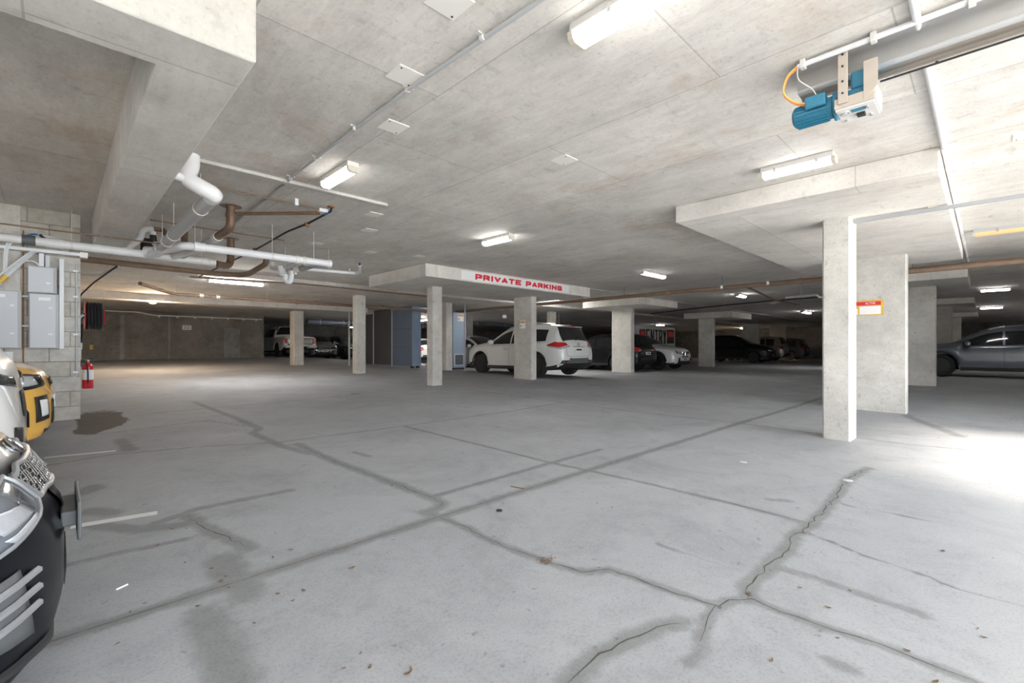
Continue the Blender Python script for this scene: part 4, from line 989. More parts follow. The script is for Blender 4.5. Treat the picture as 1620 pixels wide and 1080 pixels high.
# ------------------------------------------------------------------ steel-clad enclosures behind the columns
gzb = lambda x, y: gz(x, y)
root = empty('steel_enclosure', (10.1, 16, gz(10.1, 16)), 'tall dark blue steel enclosure with white corner posts, left of the signed column', 'enclosure')
zb_, zt_ = gz(10.1, 16) + .08, EYE + 1.66
def ep(name, x0, x1, y0, y1, z0, z1, mat, par=None, bev=0): return shift(MB().box(x0, x1, y0, y1, z0, z1), root).build(name, mat, par or root, smooth=0, bevel=bev)
ep('side_panel', 10.1, 10.14, 16.0, 17.5, zb_, zt_, 'blue_cladding'); ep('side_panel', 10.1, 10.14, 17.55, 19.1, zb_, zt_, 'dark_cladding'); ep('side_panel', 10.1, 10.14, 19.15, 20.1, zb_, zt_ - .15, 'dark_cladding')
ep('front_panel', 10.1, 10.5, 15.96, 16.0, zb_, zt_ + .02, 'blue_light_cladding')
for y in (17.5, 19.1): ep('corner_post', 10.07, 10.1, y, y + .05, zb_ - .05, zt_, 'box_edge')
ep('top_duct', 10.14, 11.3, 16.0, 16.6, zt_ - .2, zt_, 'duct_metal')
ep('foot', 10.12, 10.22, 16.05, 16.15, zb_ - .08, zb_, 'dark_metal'); ep('foot', 10.38, 10.48, 16.05, 16.15, zb_ - .08, zb_, 'dark_metal')
pieces([shift(MB().box(10.094, 10.1, 16.0, 17.5, z, z + .01), root) for z in (zb_ + .75, zb_ + 1.5)], 'panel_seam', 'dark_metal', root, smooth=0)
cx0, cx1 = 11.08, 11.72; cy0 = 14.6
root = empty('steel_cabinet', (cx0, cy0, gz(11.2, 14.6)), 'pale blue weathered steel cabinet with a vent grille, right of the slim column', 'cabinet')
zb_ = gz(11.2, 14.6) + .07
ep('body', cx0, cx1, cy0, cy0 + .6, zb_, EYE + 1.40, 'blue_light_cladding', bev=.01)
ep('vent_frame', cx0 + .05, cx1 - .12, cy0 - .02, cy0, zb_ + .08, zb_ + .55, 'box_grey')
q = MB().box(cx0 + .09, cx1 - .16, cy0 - .024, cy0 - .019, zb_ + .12, zb_ + .51); shift(q, root).build('vent', 'dark_cladding', root, smooth=0)
pieces([shift(MB().box(cx0 + .09, cx1 - .16, cy0 - .034, cy0 - .024, zb_ + .14 + k * .042, zb_ + .15 + k * .042), root) for k in range(9)], 'vent_louvre', 'blue_cladding', root, smooth=0)
ep('plinth', cx0 + .05, cx1 - .05, cy0 + .05, cy0 + .55, zb_ - .07, zb_, 'dark_metal')
notice((11.45, cy0, EYE + 1.20), .3, .3, 'y', 'orange and white notice on the top of the pale blue cabinet', 'sign_white', head='sign_orange')
def post(px, k, label, zt_=REAR, r_=.025, mat='box_edge', name='steel_post'):
    d = ray(px, 550); x, y = d.x * k, d.y * k; r = empty(name, (x, y, gz(x, y)), label, 'post')
    MB().cyl((0, 0, 0), (0, 0, zt_ - gz(x, y)), r_, 12).build('pole', mat, r); MB().lathe([(r_ * 2.4, 0), (r_ * 2.4, .012), (r_, .014)], 14).build('foot', 'galvanised', r)
post(735.5, 17.9, 'thin pale vertical post right of the pale blue cabinet')
post(552.5, 19.5, 'thin grey post beside the gold hatchback', r_=.04)
post(884, 23, 'thin pale post visible above the white SUV roof', r_=.03)
# dark service wall and blue banner deep behind the vehicles
ducts = [((9.6, 25.5), (17.5, 25.5), 1.42, .16, 'long shiny round duct crossing behind the back columns'), ((14.0, 20.5), (27.0, 20.5), 1.38, .10, 'dim silver pipe deep behind the white SUV')]
for a, b, z, r_, lab in ducts:
    root = empty('ventilation_duct', (*a, EYE + z), lab, 'duct')
    shift(MB().cyl((*a, EYE + z), (*b, EYE + z), r_, 20), root).build('duct', 'duct_metal', root)
    for k in range(6):
        x = a[0] + (b[0] - a[0]) * (k + .5) / 6; shift(MB().cyl((x, a[1], EYE + z), (x, a[1], REAR), .01, 6), root).build('hanger_rod', 'galvanised', root)
        shift(ring((x, a[1], EYE + z), (1, 0, 0), r_ * 1.06, .05), root).build('joint_band', 'galvanised', root)
p = onk(798, 500.5, 20); hs = flat('hanging_sign', (p.x, p.y, p.z), .22, .13, 'y', 'tiny white sign hanging in the dark between the cabinet and the signed pier', th=.02)
MB().cyl((0, 0, .06), (0, 0, REAR - p.z), .008, 6).build('hanger_rod', 'galvanised', hs)
# ENTRY board
YE = 15.6
e0, e1 = ony(1005, 513, YE), ony(1068, 515, YE)
ec = Vector(((e0.x + e1.x) / 2, YE, EYE + .75)); ew = e1.x - e0.x; eh = 1.35
root = empty('entry_sign', ec, 'white ENTRY sign wall with black letters and red lit panels, behind the white crossover', 'sign')
MB().box(-ew / 2, ew / 2, 0, .1, -eh / 2 - .4, eh / 2).build('board', 'sign_white', root, smooth=0)
t0 = ony(1022, 530, YE).x - ec.x; t1 = ony(1054, 530, YE).x - ec.x
mb = block_word('ENTRY', t1 - t0, .95, .15, .11, .10, -.01); mb.v = [(x + (t0 + t1) / 2, y, z) for x, y, z in mb.v]; mb.build('lettering', 'ink_black', root, smooth=0)
for (a, b, zz, hh_) in ((1011.5, 1020, .16, .38), (1055.5, 1065, -.02, .85)):
    xa, xb = ony(a, 525, YE).x - ec.x, ony(b, 525, YE).x - ec.x
    pn = MB().box(xa, xb, -.06, 0, zz - hh_ / 2, zz + hh_ / 2 + .1).build('lamp_box', 'ink_black', root, smooth=0)
    for i in range(6):
        for j in range(6 if a < 1050 else 5):
            if (i + j) % 2 == 0:
                cxx = xa + (xb - xa) * (i + .8) / 7; czz = zz + hh_ * .42 - j * .075; MB().cyl((cxx, -.07, czz), (cxx, -.06, czz), .020, 6).build('led_lamp', 'led_red', pn)
# ------------------------------------------------------------------ vehicles
from mathutils.bvhtree import BVHTree
def interp(pts, x):
    xs = [p[0] for p in pts]; ys = [p[1] for p in pts]; n = len(xs)
    if x <= xs[0]: return ys[0]
    if x >= xs[-1]: return ys[-1]
    d = [(ys[i + 1] - ys[i]) / (xs[i + 1] - xs[i]) for i in range(n - 1)]
    m = [d[0]] + [0 if d[i - 1] * d[i] <= 0 else 2 * d[i - 1] * d[i] / (d[i - 1] + d[i]) for i in range(1, n - 1)] + [d[-1]]
    i = max(k for k in range(n - 1) if xs[k] <= x); h = xs[i + 1] - xs[i]; t = (x - xs[i]) / h
    return ys[i] * (1 + 2 * t) * (1 - t) ** 2 + m[i] * h * t * (1 - t) ** 2 + ys[i + 1] * t * t * (3 - 2 * t) + m[i + 1] * h * t * t * (t - 1)

SUV = dict(L=4.64, r=.36, ax=(.93, 3.63), clad=.36,
    top=[(0, .78), (.05, .90), (.2, 1.0), (.7, 1.08), (1.15, 1.13), (1.25, 1.16), (1.65, 1.38), (2.05, 1.58), (2.5, 1.67), (3.3, 1.68), (4.0, 1.64), (4.28, 1.60), (4.40, 1.36), (4.50, 1.16), (4.56, 1.08), (4.62, .98), (4.64, .90)],
    belt=[(0, .70), (.15, .84), (.6, .96), (1.2, 1.02), (2.5, 1.04), (3.6, 1.10), (4.2, 1.12), (4.5, 1.02), (4.64, .84)],
    plan=[(0, .56), (.06, .68), (.22, .80), (.6, .885), (1.4, .91), (3.6, .905), (4.25, .87), (4.5, .82), (4.62, .74), (4.64, .70)],
    roof=[(0, .45), (.2, .60), (1.2, .70), (2.0, .62), (3.5, .61), (4.2, .60), (4.4, .66), (4.64, .58)],
    bot=[(0, .40), (.08, .26), (.4, .21), (4.1, .22), (4.5, .32), (4.64, .45)],
    wins=[(1.42, 2.40), (2.46, 3.35), (3.42, 3.98)], ws=(1.24, 2.06), rw=(4.27, 4.51))
HATCH = dict(L=4.3, r=.325, ax=(.88, 3.50), clad=0,
    top=[(0, .62), (.05, .72), (.2, .82), (.7, .92), (1.1, .98), (1.2, 1.01), (1.65, 1.24), (2.05, 1.40), (2.5, 1.46), (3.1, 1.46), (3.7, 1.40), (3.86, 1.35), (4.08, 1.10), (4.18, .98), (4.27, .90), (4.3, .82)],
    belt=[(0, .56), (.15, .70), (.6, .82), (1.2, .90), (2.5, .93), (3.5, .98), (3.95, .98), (4.2, .88), (4.3, .76)],
    plan=[(0, .52), (.06, .64), (.22, .76), (.6, .855), (1.4, .89), (3.3, .885), (3.9, .84), (4.15, .79), (4.28, .70), (4.3, .66)],
    roof=[(0, .42), (.2, .56), (1.15, .66), (2.0, .57), (3.2, .56), (3.9, .56), (4.1, .62), (4.3, .54)],
    bot=[(0, .36), (.08, .24), (.4, .17), (3.8, .19), (4.15, .28), (4.3, .40)],
    wins=[(1.38, 2.30), (2.36, 3.12), (3.18, 3.50)], ws=(1.18, 2.06), rw=(3.84, 4.10))
COUPE = dict(SUV, L=4.7, r=.37, ax=(.88, 3.70), clad=.30,
    top=[(0, .72), (.05, .84), (.2, .93), (.7, 1.02), (1.2, 1.09), (1.3, 1.12), (1.75, 1.38), (2.15, 1.56), (2.6, 1.62), (3.1, 1.60), (3.8, 1.46), (4.3, 1.20), (4.5, 1.10), (4.64, 1.04), (4.7, .95)],
    belt=[(0, .66), (.15, .80), (.6, .92), (1.2, .98), (2.5, 1.02), (3.8, 1.08), (4.3, 1.08), (4.6, .98), (4.7, .86)],
    plan=[(0, .58), (.06, .70), (.22, .83), (.6, .91), (1.4, .94), (3.6, .94), (4.3, .90), (4.55, .85), (4.68, .76), (4.7, .72)],
    wins=[(1.48, 2.45), (2.52, 3.30), (3.36, 3.8)], ws=(1.3, 2.16), rw=(3.6, 4.36))
UTE = dict(SUV, L=5.2, r=.39, ax=(.95, 4.05), clad=0,
    top=[(0, .85), (.05, 1.0), (.2, 1.10), (.9, 1.17), (1.2, 1.20), (1.6, 1.48), (1.95, 1.70), (2.3, 1.77), (3.2, 1.76), (3.42, 1.70), (3.52, 1.20), (3.6, 1.14), (5.1, 1.14), (5.2, 1.12)],
    belt=[(0, .78), (.15, .95), (.6, 1.05), (1.2, 1.10), (3.5, 1.12), (3.7, 1.06), (5.1, 1.06), (5.2, 1.04)],
    plan=[(0, .62), (.06, .74), (.22, .84), (.6, .90), (1.4, .92), (4.9, .91), (5.15, .88), (5.2, .86)],
    roof=[(0, .5), (.2, .64), (1.2, .72), (2.0, .64), (3.3, .64), (3.6, .80), (5.2, .80)],
    bot=[(0, .45), (.1, .36), (.5, .32), (4.6, .36), (5.0, .50), (5.2, .60)],
    wins=[(1.38, 2.35), (2.42, 3.2)], ws=(1.22, 1.97), rw=(3.36, 3.50))

def car(name, label, x, y, heading, sp, paint, cat='car', rim='rim_silver', z=None, rails=False, dx=0, group=None, glass='glass_dark'):
    """heading = angle of the nose; x,y = centre of the body on the floor"""
    L = sp['L']; zg = gz(x, y) if z is None else z
    root = empty(name, (x, y, zg), label, cat, group, heading)
    r = sp['r']; R = r + .055; axs = sp['ax']
    st = set(np.round(np.linspace(.06, L - .06, 74), 3)) | {0, .01, .03, L - .03, L - .01, L}
    for a in axs:
        for k in range(17): st.add(round(a - R * math.cos(math.pi * k / 16), 4))
    for q in (sp['ws'], sp['rw']):
        for v in q: st.add(v)
    for v in np.linspace(sp['rw'][0], sp['rw'][1], 6): st.add(round(float(v), 3))
    for a, b in sp['wins']: st.add(a); st.add(b)
    st = sorted(st)
    out = [st[0]]
    for s in st[1:]:
        if s - out[-1] > .004: out.append(s)
    st = out; st[-1] = L
    def section(s):
        w = interp(sp['plan'], s); zt = interp(sp['top'], s); zs = min(interp(sp['belt'], s), zt - .03); wr = min(interp(sp['roof'], s), w - .10)
        zb = interp(sp['bot'], s)
        for a in axs:
            if abs(s - a) < R: zb = max(zb, r + math.sqrt(max(0, R * R - (s - a) ** 2)))
        zb = min(zb, zs - .1)
        P = [(0, zb), (w - .17, zb), (w - .035, zb + .002), (w - .004, zb + .02)]
        z0 = zb + .02
        for t in (.12, .25, .4, .55, .68, .8, .9):
            yy = w - .10 * max(0, t - .55) ** 1.6 - .05 * max(0, .3 - t) + .010 * math.sin(t * math.pi)
            P.append((yy, z0 + (zs - z0) * t))
        P.append((w - .045, zs)); P.append((w - .075, zs + min(.02, (zt - zs) * .3)))
        zb2 = P[-1][1]; d = zt - zb2; dc = min(.09, .55 * d); yb = w - .075
        for f in (.3, .6, .85, 1.0):
            P.append((yb + (wr - yb) * f + .025 * math.sin(math.pi * f), zb2 + (d - dc) * f))
        P.append((wr - .025, zt - dc * .42)); P.append((wr - .085, zt - dc * .10)); P.append((wr * .6, zt + .012)); P.append((wr * .3, zt + .022)); P.append((0, zt + .026))
        return P
    S = [section(s) for s in st]; nr = len(S[0])
    X = lambda s: L / 2 - s
    cats = {}
    def put(c, quad): cats.setdefault(c, []).append(quad)
    for i in range(len(st) - 1):
        sm = (st[i] + st[i + 1]) / 2
        for j in range(nr - 1):
            zmid = (S[i][j][1] + S[i][j + 1][1]) / 2
            c = 'body'
            if j < 2: c = 'underbody'
            elif j < 11 and sp['clad'] and zmid < sp['clad'] and not (sm < .02 or sm > L - .02): c = 'clad'
            elif 12 <= j <= 14:
                for k, (a, b) in enumerate(sp['wins']):
                    if a < sm < b and S[i][15][1] - S[i][12][1] > .10: c = 'win%d' % k
            elif j >= 17:
                if sp['ws'][0] < sm < sp['ws'][1]: c = 'windscreen'
                elif sp['rw'][0] < sm < sp['rw'][1]: c = 'rear_window'
            for sgn in (1, -1):
                q = [(X(st[i]), sgn * S[i][j][0], S[i][j][1]), (X(st[i + 1]), sgn * S[i + 1][j][0], S[i + 1][j][1]), (X(st[i + 1]), sgn * S[i + 1][j + 1][0], S[i + 1][j + 1][1]), (X(st[i]), sgn * S[i][j + 1][0], S[i][j + 1][1])]
                put(c + ('L' if sgn > 0 else 'R') if (c.startswith('win') or c == 'clad') and c != 'windscreen' else c, q)
    for i, f in ((0, 1), (-1, -1)):
        ring_ = [(X(st[i]), a, b) for a, b in S[i]] + [(X(st[i]), -a, b) for a, b in S[i][::-1][1:-1]]
        cats['body'].append(ring_)
    names = {'windscreen': 'windscreen', 'rear_window': 'rear_window', 'underbody': 'underbody', 'cladL': 'sill_cladding', 'cladR': 'sill_cladding', 'body': 'body'}
    mats = {'body': paint, 'underbody': 'trim_black', 'cladL': 'trim_black', 'cladR': 'trim_black'}
    bvh = None
    for c, quads in cats.items():
        m = MB()
        for q in quads: m.add(q, [tuple(range(len(q)))])
        if c == 'underbody': m.box(-(L / 2 - .45), L / 2 - .45, -(.60), .60, .24, .62)
        o = m.build(names.get(c, 'side_window'), mats.get(c, glass), root, weld=True, smooth=40)
        if c == 'body': allq = quads
    vs = []; fs = []
    for c, quads in cats.items():
        if c == 'underbody': continue
        for q in quads: fs.append(tuple(range(len(vs), len(vs) + len(q)))); vs += q
    bvh = BVHTree.FromPolygons([Vector(v) for v in vs], fs)
    # wheels
    wmb = None; h0 = interp(sp['plan'], 1.5)
    for ia, a in enumerate(axs):
        for sgn in (1, -1):
            yc = sgn * (interp(sp['plan'], a) - .125); o = sgn
            Mw = Matrix.Translation((X(a), yc, r)) @ Matrix.Rotation(math.radians(-90 * sgn), 4, 'X')
            rr_ = r * .66
            ty = MB().lathe([(rr_ * .96, -.10), (r * .90, -.108), (r * .985, -.085), (r, -.05), (r, .05), (r * .985, .085), (r * .90, .108), (rr_, .10), (rr_ * .97, .085)], 32, Mw).build('wheel', 'tyre', root)
            m = MB(); m.lathe([(rr_ * .995, .095), (rr_ * .93, .085), (rr_ * .86, .02), (rr_ * .3, .0)], 32, Mw, close=True)
            m.build('rim_barrel', 'rim_black', ty)
            m = MB()
            for k in range(5):
                an = 2 * math.pi * k / 5 + .3
                for s2 in (-.16, .16):
                    a1 = an + s2
                    m.add([Mw @ Vector(v) for v in [(math.cos(an) * .04 + math.sin(an) * w_, math.sin(an) * .04 - math.cos(an) * w_, .075) for w_ in (-.02, .02)] + [(math.cos(a1) * rr_ * .95 + math.sin(a1) * w_, math.sin(a1) * rr_ * .95 - math.cos(a1) * w_, .09) for w_ in (.014, -.014)]], [(0, 1, 2, 3)])
            m.lathe([(.055, .04), (.055, .08), (.03, .085)], 14, Mw); m.lathe([(rr_ * .90, .085), (rr_ * .99, .098), (rr_ * .99, .092)], 32, Mw, close=False)
            m.build('rim', rim, ty, smooth=30)
    def hit(axis, a, b):
        """axis 'f' front, 'r' rear: a=y,b=z ; 'l','R' sides: a=s,b=z ; 't' top: a=s,b=y"""
        if axis == 'f': o, d = Vector((L, a, b)), Vector((-1, 0, 0))
        elif axis == 'r': o, d = Vector((-L, a, b)), Vector((1, 0, 0))
        elif axis == 'L': o, d = Vector((X(a), 3, b)), Vector((0, -1, 0))
        elif axis == 'R': o, d = Vector((X(a), -3, b)), Vector((0, 1, 0))
        else: o, d = Vector((X(a), b, 3)), Vector((0, 0, -1))
        loc, n_, _, _ = bvh.ray_cast(o, d)
        if loc is None: return None, None
        if n_.dot(d) > 0: n_ = -n_
        return loc, n_
    def patch(nme, mat, axis, quad, off=.006, n=(8, 5), par=None, thick=.0):
        A_, B_, C_, D_ = [Vector(q) for q in quad]; pts = []
        for j in range(n[1] + 1):
            for i in range(n[0] + 1):
                u, v = i / n[0], j / n[1]; p = (A_ * (1 - u) + B_ * u) * (1 - v) + (D_ * (1 - u) + C_ * u) * v
                loc, n_ = hit(axis, p.x, p.y)
                if loc is None: loc, n_ = (pts[-1] if pts else Vector((L / 2 if axis == 'f' else -L / 2, p.x, p.y))), Vector((0, 0, 0))
                pts.append(loc + n_ * off)
        w_ = n[0] + 1; m = MB(); m.add(pts, [(j * w_ + i, j * w_ + i + 1, (j + 1) * w_ + i + 1, (j + 1) * w_ + i) for j in range(n[1]) for i in range(n[0])])
        ob = m.build(nme, mat, par or root, smooth=60)
        sd = ob.modifiers.new('thickness', 'SOLIDIFY'); sd.thickness = max(.004, thick); sd.offset = 0
        return ob
    def line(nme, mat, axis, pts, rad=.005, off=.004, par=None, closed=False):
        out_ = []; pts = list(pts) + ([pts[0]] if closed else [])
        for (a, b) in zip(pts[:-1], pts[1:]):
            for k in range(8):
                u = k / 8; loc, n_ = hit(axis, a[0] + (b[0] - a[0]) * u, a[1] + (b[1] - a[1]) * u)
                if loc is not None: out_.append(loc + n_ * off)
        loc, n_ = hit(axis, *pts[-1])
        if loc is not None: out_.append(loc + n_ * off)
        if len(out_) > 1: return MB().tube(out_, rad, 6).build(nme, mat, par or root)
    H = dict(root=root, patch=patch, line=line, hit=hit, X=X, L=L, sp=sp, paint=paint)
    # seams, handles, mirrors common to all
    zb_ = sp['belt'][3][1]
    for sd, sg in (('L', 1), ('R', -1)):
        for s_ in (sp['wins'][0][0] - .08, sp['wins'][0][1] + .03, sp['wins'][1][1] + .0):
            line('door_seam', 'trim_black', sd, [(s_, sp['belt'][3][1] - .04), (s_, .34)], .0035, .0)
        for s_ in (sp['wins'][0][1] - .14, sp['wins'][1][1] - .12):
            loc, n_ = hit(sd, s_, zb_ - .14)
            if loc is not None: MB().cbox(loc + n_ * .012, (.17, .025, .028)).build('door_handle', 'chrome' if paint == 'paint_white' else paint, root, bevel=.006)
        s_ = sp['wins'][0][0] + .18; loc, n_ = hit(sd, s_, zb_ + .02)
        if loc is not None:
            m = MB().lathe([(.0, -.10), (.06, -.095), (.085, -.03), (.08, .05), (.05, .09), (0, .1)], 14, Matrix.Translation((loc.x, sg * (abs(loc.y) + .13), zb_ + .09)) @ Matrix.Rotation(math.radians(90), 4, 'X'))
            mi = m.build('side_mirror', paint, root)
            MB().cbox((loc.x, sg * (abs(loc.y) + .03), zb_ + .04), (.06, .10, .03)).build('mirror_arm', 'trim_black', mi, smooth=0)
        if sp['clad']:
            for a in axs:
                pts = []
                for k in range(19):
                    an = math.pi * k / 18; s_ = a + (R + .02) * math.cos(an); z_ = r + (R + .02) * math.sin(an)
                    if z_ < .3: continue
                    loc, n_ = hit(sd, s_, z_)
                    if loc is not None: pts.append(loc)
                if len(pts) > 2: MB().tube(pts, .022, 6).build('arch_trim', 'trim_black', root)
    if rails:
        for sg in (1, -1):
            a = hit('t', 2.1, sg * .56)[0]; b = hit('t', 3.0, sg * .56)[0]; c_ = hit('t', 4.0, sg * .55)[0]
            u_ = Vector((0, 0, .055)); MB().tube(round_path([a, a + u_ + Vector((-.1, 0, 0)), b + u_, c_ + u_ + Vector((.1, 0, 0)), c_], .1), .016, 8).build('roof_rail', 'chrome', root)
    return H
def plate(H, front, z, y=0, txt=None, mat='plate_white'):
    loc, n_ = H['hit']('f' if front else 'r', y, z); sx = 1 if front else -1
    p = loc.x + sx * .02
    pl = MB().box(min(p, p - sx * .015), max(p, p - sx * .015), y - .19, y + .19, z - .06, z + .06).build('number_plate', mat, H['root'], smooth=0)
    q = MB().box(min(p + sx * .002, p), max(p + sx * .002, p), y - .13, y + .13, z - .022, z + .028); q.build('plate_text', 'ink_black', pl, smooth=0)
def rear_kit(H, z0, z1, w=.30, plate_z=.78):
    sp = H['sp']; L = H['L']
    for sg in (1, -1):
        hw = interp(sp['plan'], L - .1) - .03
        t = H['patch']('tail_light', 'red_lens', 'r', [(sg * (hw - w), z0 + .04), (sg * hw, z0), (sg * (hw - .02), z1), (sg * (hw - w), z1 - .04)], .012)
        H['patch']('tail_light_wrap', 'red_lens', 'L' if sg > 0 else 'R', [(L - .36, (z0 + z1) / 2 + .01), (L - .06, z0), (L - .06, z1), (L - .36, (z0 + z1) / 2 + .05)], .01, par=t)
        H['patch']('reversing_lens', 'lamp_lens', 'r', [(sg * (hw - w + .05), z0 + .05), (sg * (hw - .08), z0 + .02), (sg * (hw - .08), z0 + .06), (sg * (hw - w + .05), z0 + .08)], .018, par=t)
    H['patch']('rear_bumper', 'trim_black', 'r', [(-.66, sp['bot'][-1][1] - .04), (.66, sp['bot'][-1][1] - .04), (.58, sp['bot'][-1][1] + .10), (-.58, sp['bot'][-1][1] + .10)], .01)
    if plate_z: plate(H, False, plate_z)
def front_kit(H, z0, z1, w=.34, plate_z=.5, grille=True, lens='lamp_lens'):
    sp = H['sp']
    for sg in (1, -1):
        hw = interp(sp['plan'], .10) - .0
        h_ = H['patch']('headlight', 'glass_tint', 'f', [(sg * (hw - w), z0), (sg * hw, z0 + .03), (sg * hw, z1), (sg * (hw - w), z1 - .05)], .008)
        H['patch']('lamp_reflector', lens, 'f', [(sg * (hw - w * .8), z0 + .03), (sg * (hw - .03), z0 + .05), (sg * (hw - .03), z1 - .03), (sg * (hw - w * .8), z1 - .07)], .016, par=h_)
        H['patch']('bumper_intake', 'trim_black', 'f', [(sg * .36, .34), (sg * .56, .36), (sg * .58, .50), (sg * .42, .47)], .006)
    if grille:
        g = H['patch']('grille', 'trim_black', 'f', [(-.34, z0 - .02), (.34, z0 - .02), (.30, z1 - .05), (-.30, z1 - .05)], .006)
        H['line']('grille_bar', 'chrome', 'f', [(-.3, (z0 + z1) / 2 - .02), (.3, (z0 + z1) / 2 - .02)], .01, .012, par=g)
    H['patch']('lower_intake', 'trim_black', 'f', [(-.36, .32), (.36, .32), (.34, .42), (-.34, .42)], .006)
    if plate_z: plate(H, True, plate_z)
UP, DN = math.pi / 2, -math.pi / 2

# white SUV, tail toward the camera
H = car('suv', 'white SUV with silver roof rails and red tail lights parked behind the wide signed pier', 11.71, 11.28, UP, SUV, 'paint_white', rim='rim_black', rails=True)
R_ = H['root']; L = H['L']
for sg in (1, -1):
    t = H['patch']('tail_light', 'red_lens', 'r', [(sg * .50, 1.00), (sg * .80, .93), (sg * .79, 1.08), (sg * .56, 1.08)], .016)
    sd = 'L' if sg > 0 else 'R'
    H['patch']('tail_light_wrap', 'red_lens', sd, [(L - .58, 1.00), (L - .06, .90), (L - .10, 1.07), (L - .30, 1.10)], .012, par=t)
    H['patch']('clear_lens', 'lamp_lens', sd, [(L - .50, .955), (L - .06, .865), (L - .06, .92), (L - .52, .99)], .014, par=t)
    H['patch']('clear_lens', 'lamp_lens', 'r', [(sg * .44, .95), (sg * .80, .87), (sg * .80, .93), (sg * .44, 1.0)], .014, par=t)
    H['patch']('reflector', 'red_lens', 'r', [(sg * .56, .46), (sg * .70, .47), (sg * .70, .50), (sg * .56, .49)], .02)
H['patch']('rear_bumper', 'trim_black', 'r', [(-.80, .40), (.80, .40), (.76, .54), (-.76, .54)], .014, (20, 5))
H['patch']('skid_plate', 'trim_grey', 'r', [(-.50, .42), (.50, .42), (.44, .60), (-.44, .60)], .022, (16, 5))
for s2 in (1, -1): H['line']('bumper_curve', 'chrome', 'r', [(s2 * .62, .46), (s2 * .52, .48), (s2 * .46, .59), (s2 * .38, .61)], .012, .026)
H['line']('boot_seam', 'trim_black', 'r', [(-.60, 1.05), (-.58, .70), (-.50, .66), (.50, .66), (.58, .70), (.60, 1.05)], .004, .004)
H['line']('boot_strip', 'chrome', 'r', [(-.30, .955), (.30, .955)], .012, .012)
loc = H['hit']('r', 0, 1.02)[0]
bd = MB(); bd.tube([(loc.x - .03, .055 * math.cos(a), 1.02 + .05 * math.sin(a)) for a in [k * math.pi / 8 for k in range(17)]], .008, 6); bd.box(loc.x - .036, loc.x - .026, -.075, .075, 1.012, 1.028); bd.build('badge', 'chrome', R_)
plate(H, False, .86)
sp_ = MB().add([(-L / 2 + .62, -.60, 1.625), (-L / 2 + .62, .60, 1.625), (-L / 2 + .27, .55, 1.60), (-L / 2 + .27, -.55, 1.60), (-L / 2 + .62, -.60, 1.60), (-L / 2 + .62, .60, 1.60), (-L / 2 + .28, .55, 1.575), (-L / 2 + .28, -.55, 1.575)], [(0, 1, 2, 3), (7, 6, 5, 4), (0, 4, 5, 1), (1, 5, 6, 2), (2, 6, 7, 3), (3, 7, 4, 0)])
so = sp_.build('roof_spoiler', 'paint_white', R_, smooth=0, bevel=.01)
MB().box(-L / 2 + .265, -L / 2 + .28, -.16, .16, 1.582, 1.602).build('brake_light', 'red_lens', so, smooth=0)
w0 = H['hit']('r', .05, 1.14)[0]; w1 = H['hit']('r', -.22, 1.30)[0]
MB().tube([w0 + Vector((-.03, 0, 0)), w1 + Vector((-.02, 0, 0))], .008, 6).build('rear_wiper', 'trim_black', R_)
front_kit(H, .72, .88, plate_z=.5)
for xx in (.3, 1.0): pass
cb = MB()
for s_ in (2.35, 3.15):
    cb.tube([(H['X'](s_), -.62, 1.745), (H['X'](s_), .62, 1.745)], .014, 6)
for k, s_ in enumerate((2.35, 3.15)): MB().tube([(H['X'](s_), -.62, 1.745), (H['X'](s_), .62, 1.745)], .016, 8).build('roof_bar', 'chrome', R_)

# black hatchback beside it
H = car('hatchback', 'black hatchback, tail to the camera, between the white SUV and the white crossover', 17.5, 12.0, UP, dict(SUV, L=4.4, top=[(a * 4.4 / 4.64, b * .93) for a, b in SUV['top']], belt=[(a * 4.4 / 4.64, b * .93) for a, b in SUV['belt']], plan=[(a * 4.4 / 4.64, b) for a, b in SUV['plan']], roof=[(a * 4.4 / 4.64, b) for a, b in SUV['roof']], bot=[(a * 4.4 / 4.64, b) for a, b in SUV['bot']], wins=[(1.36, 2.28), (2.34, 3.18), (3.25, 3.78)], ws=(1.18, 1.95), rw=(4.05, 4.28), ax=(.9, 3.46)), 'paint_black', rim='rim_black')
rear_kit(H, .80, 1.00, .26, .74)
# white crossover, nose to the camera
H = car('crossover', 'white coupe crossover facing the camera, next to the black hatchback', 19.95, 11.72, DN, COUPE, 'paint_white', rim='rim_black')
for sg in (1, -1):
    hh_ = H['patch']('headlight', 'glass_tint', 'f', [(sg * .26, .70), (sg * .66, .72), (sg * .68, .84), (sg * .26, .80)], .010)
    H['patch']('lamp_reflector', 'lamp_lens', 'f', [(sg * .36, .72), (sg * .60, .74), (sg * .60, .82), (sg * .36, .79)], .018, par=hh_)
    g = H['patch']('grille', 'trim_black', 'f', [(sg * .03, .62), (sg * .22, .64), (sg * .24, .80), (sg * .03, .80)], .008)
    H['line']('grille_frame', 'chrome', 'f', [(sg * .03, .62), (sg * .22, .64), (sg * .24, .80), (sg * .03, .80)], .012, .012, par=g, closed=True)
    H['patch']('bumper_intake', 'trim_black', 'f', [(sg * .40, .34), (sg * .62, .36), (sg * .60, .54), (sg * .48, .54)], .008)
H['patch']('lower_intake', 'trim_black', 'f', [(-.36, .30), (.36, .30), (.34, .40), (-.34, .40)], .008)
H['patch']('bumper_slot', 'trim_black', 'f', [(-.32, .55), (.32, .55), (.30, .60), (-.30, .60)], .008)
plate(H, True, .47)
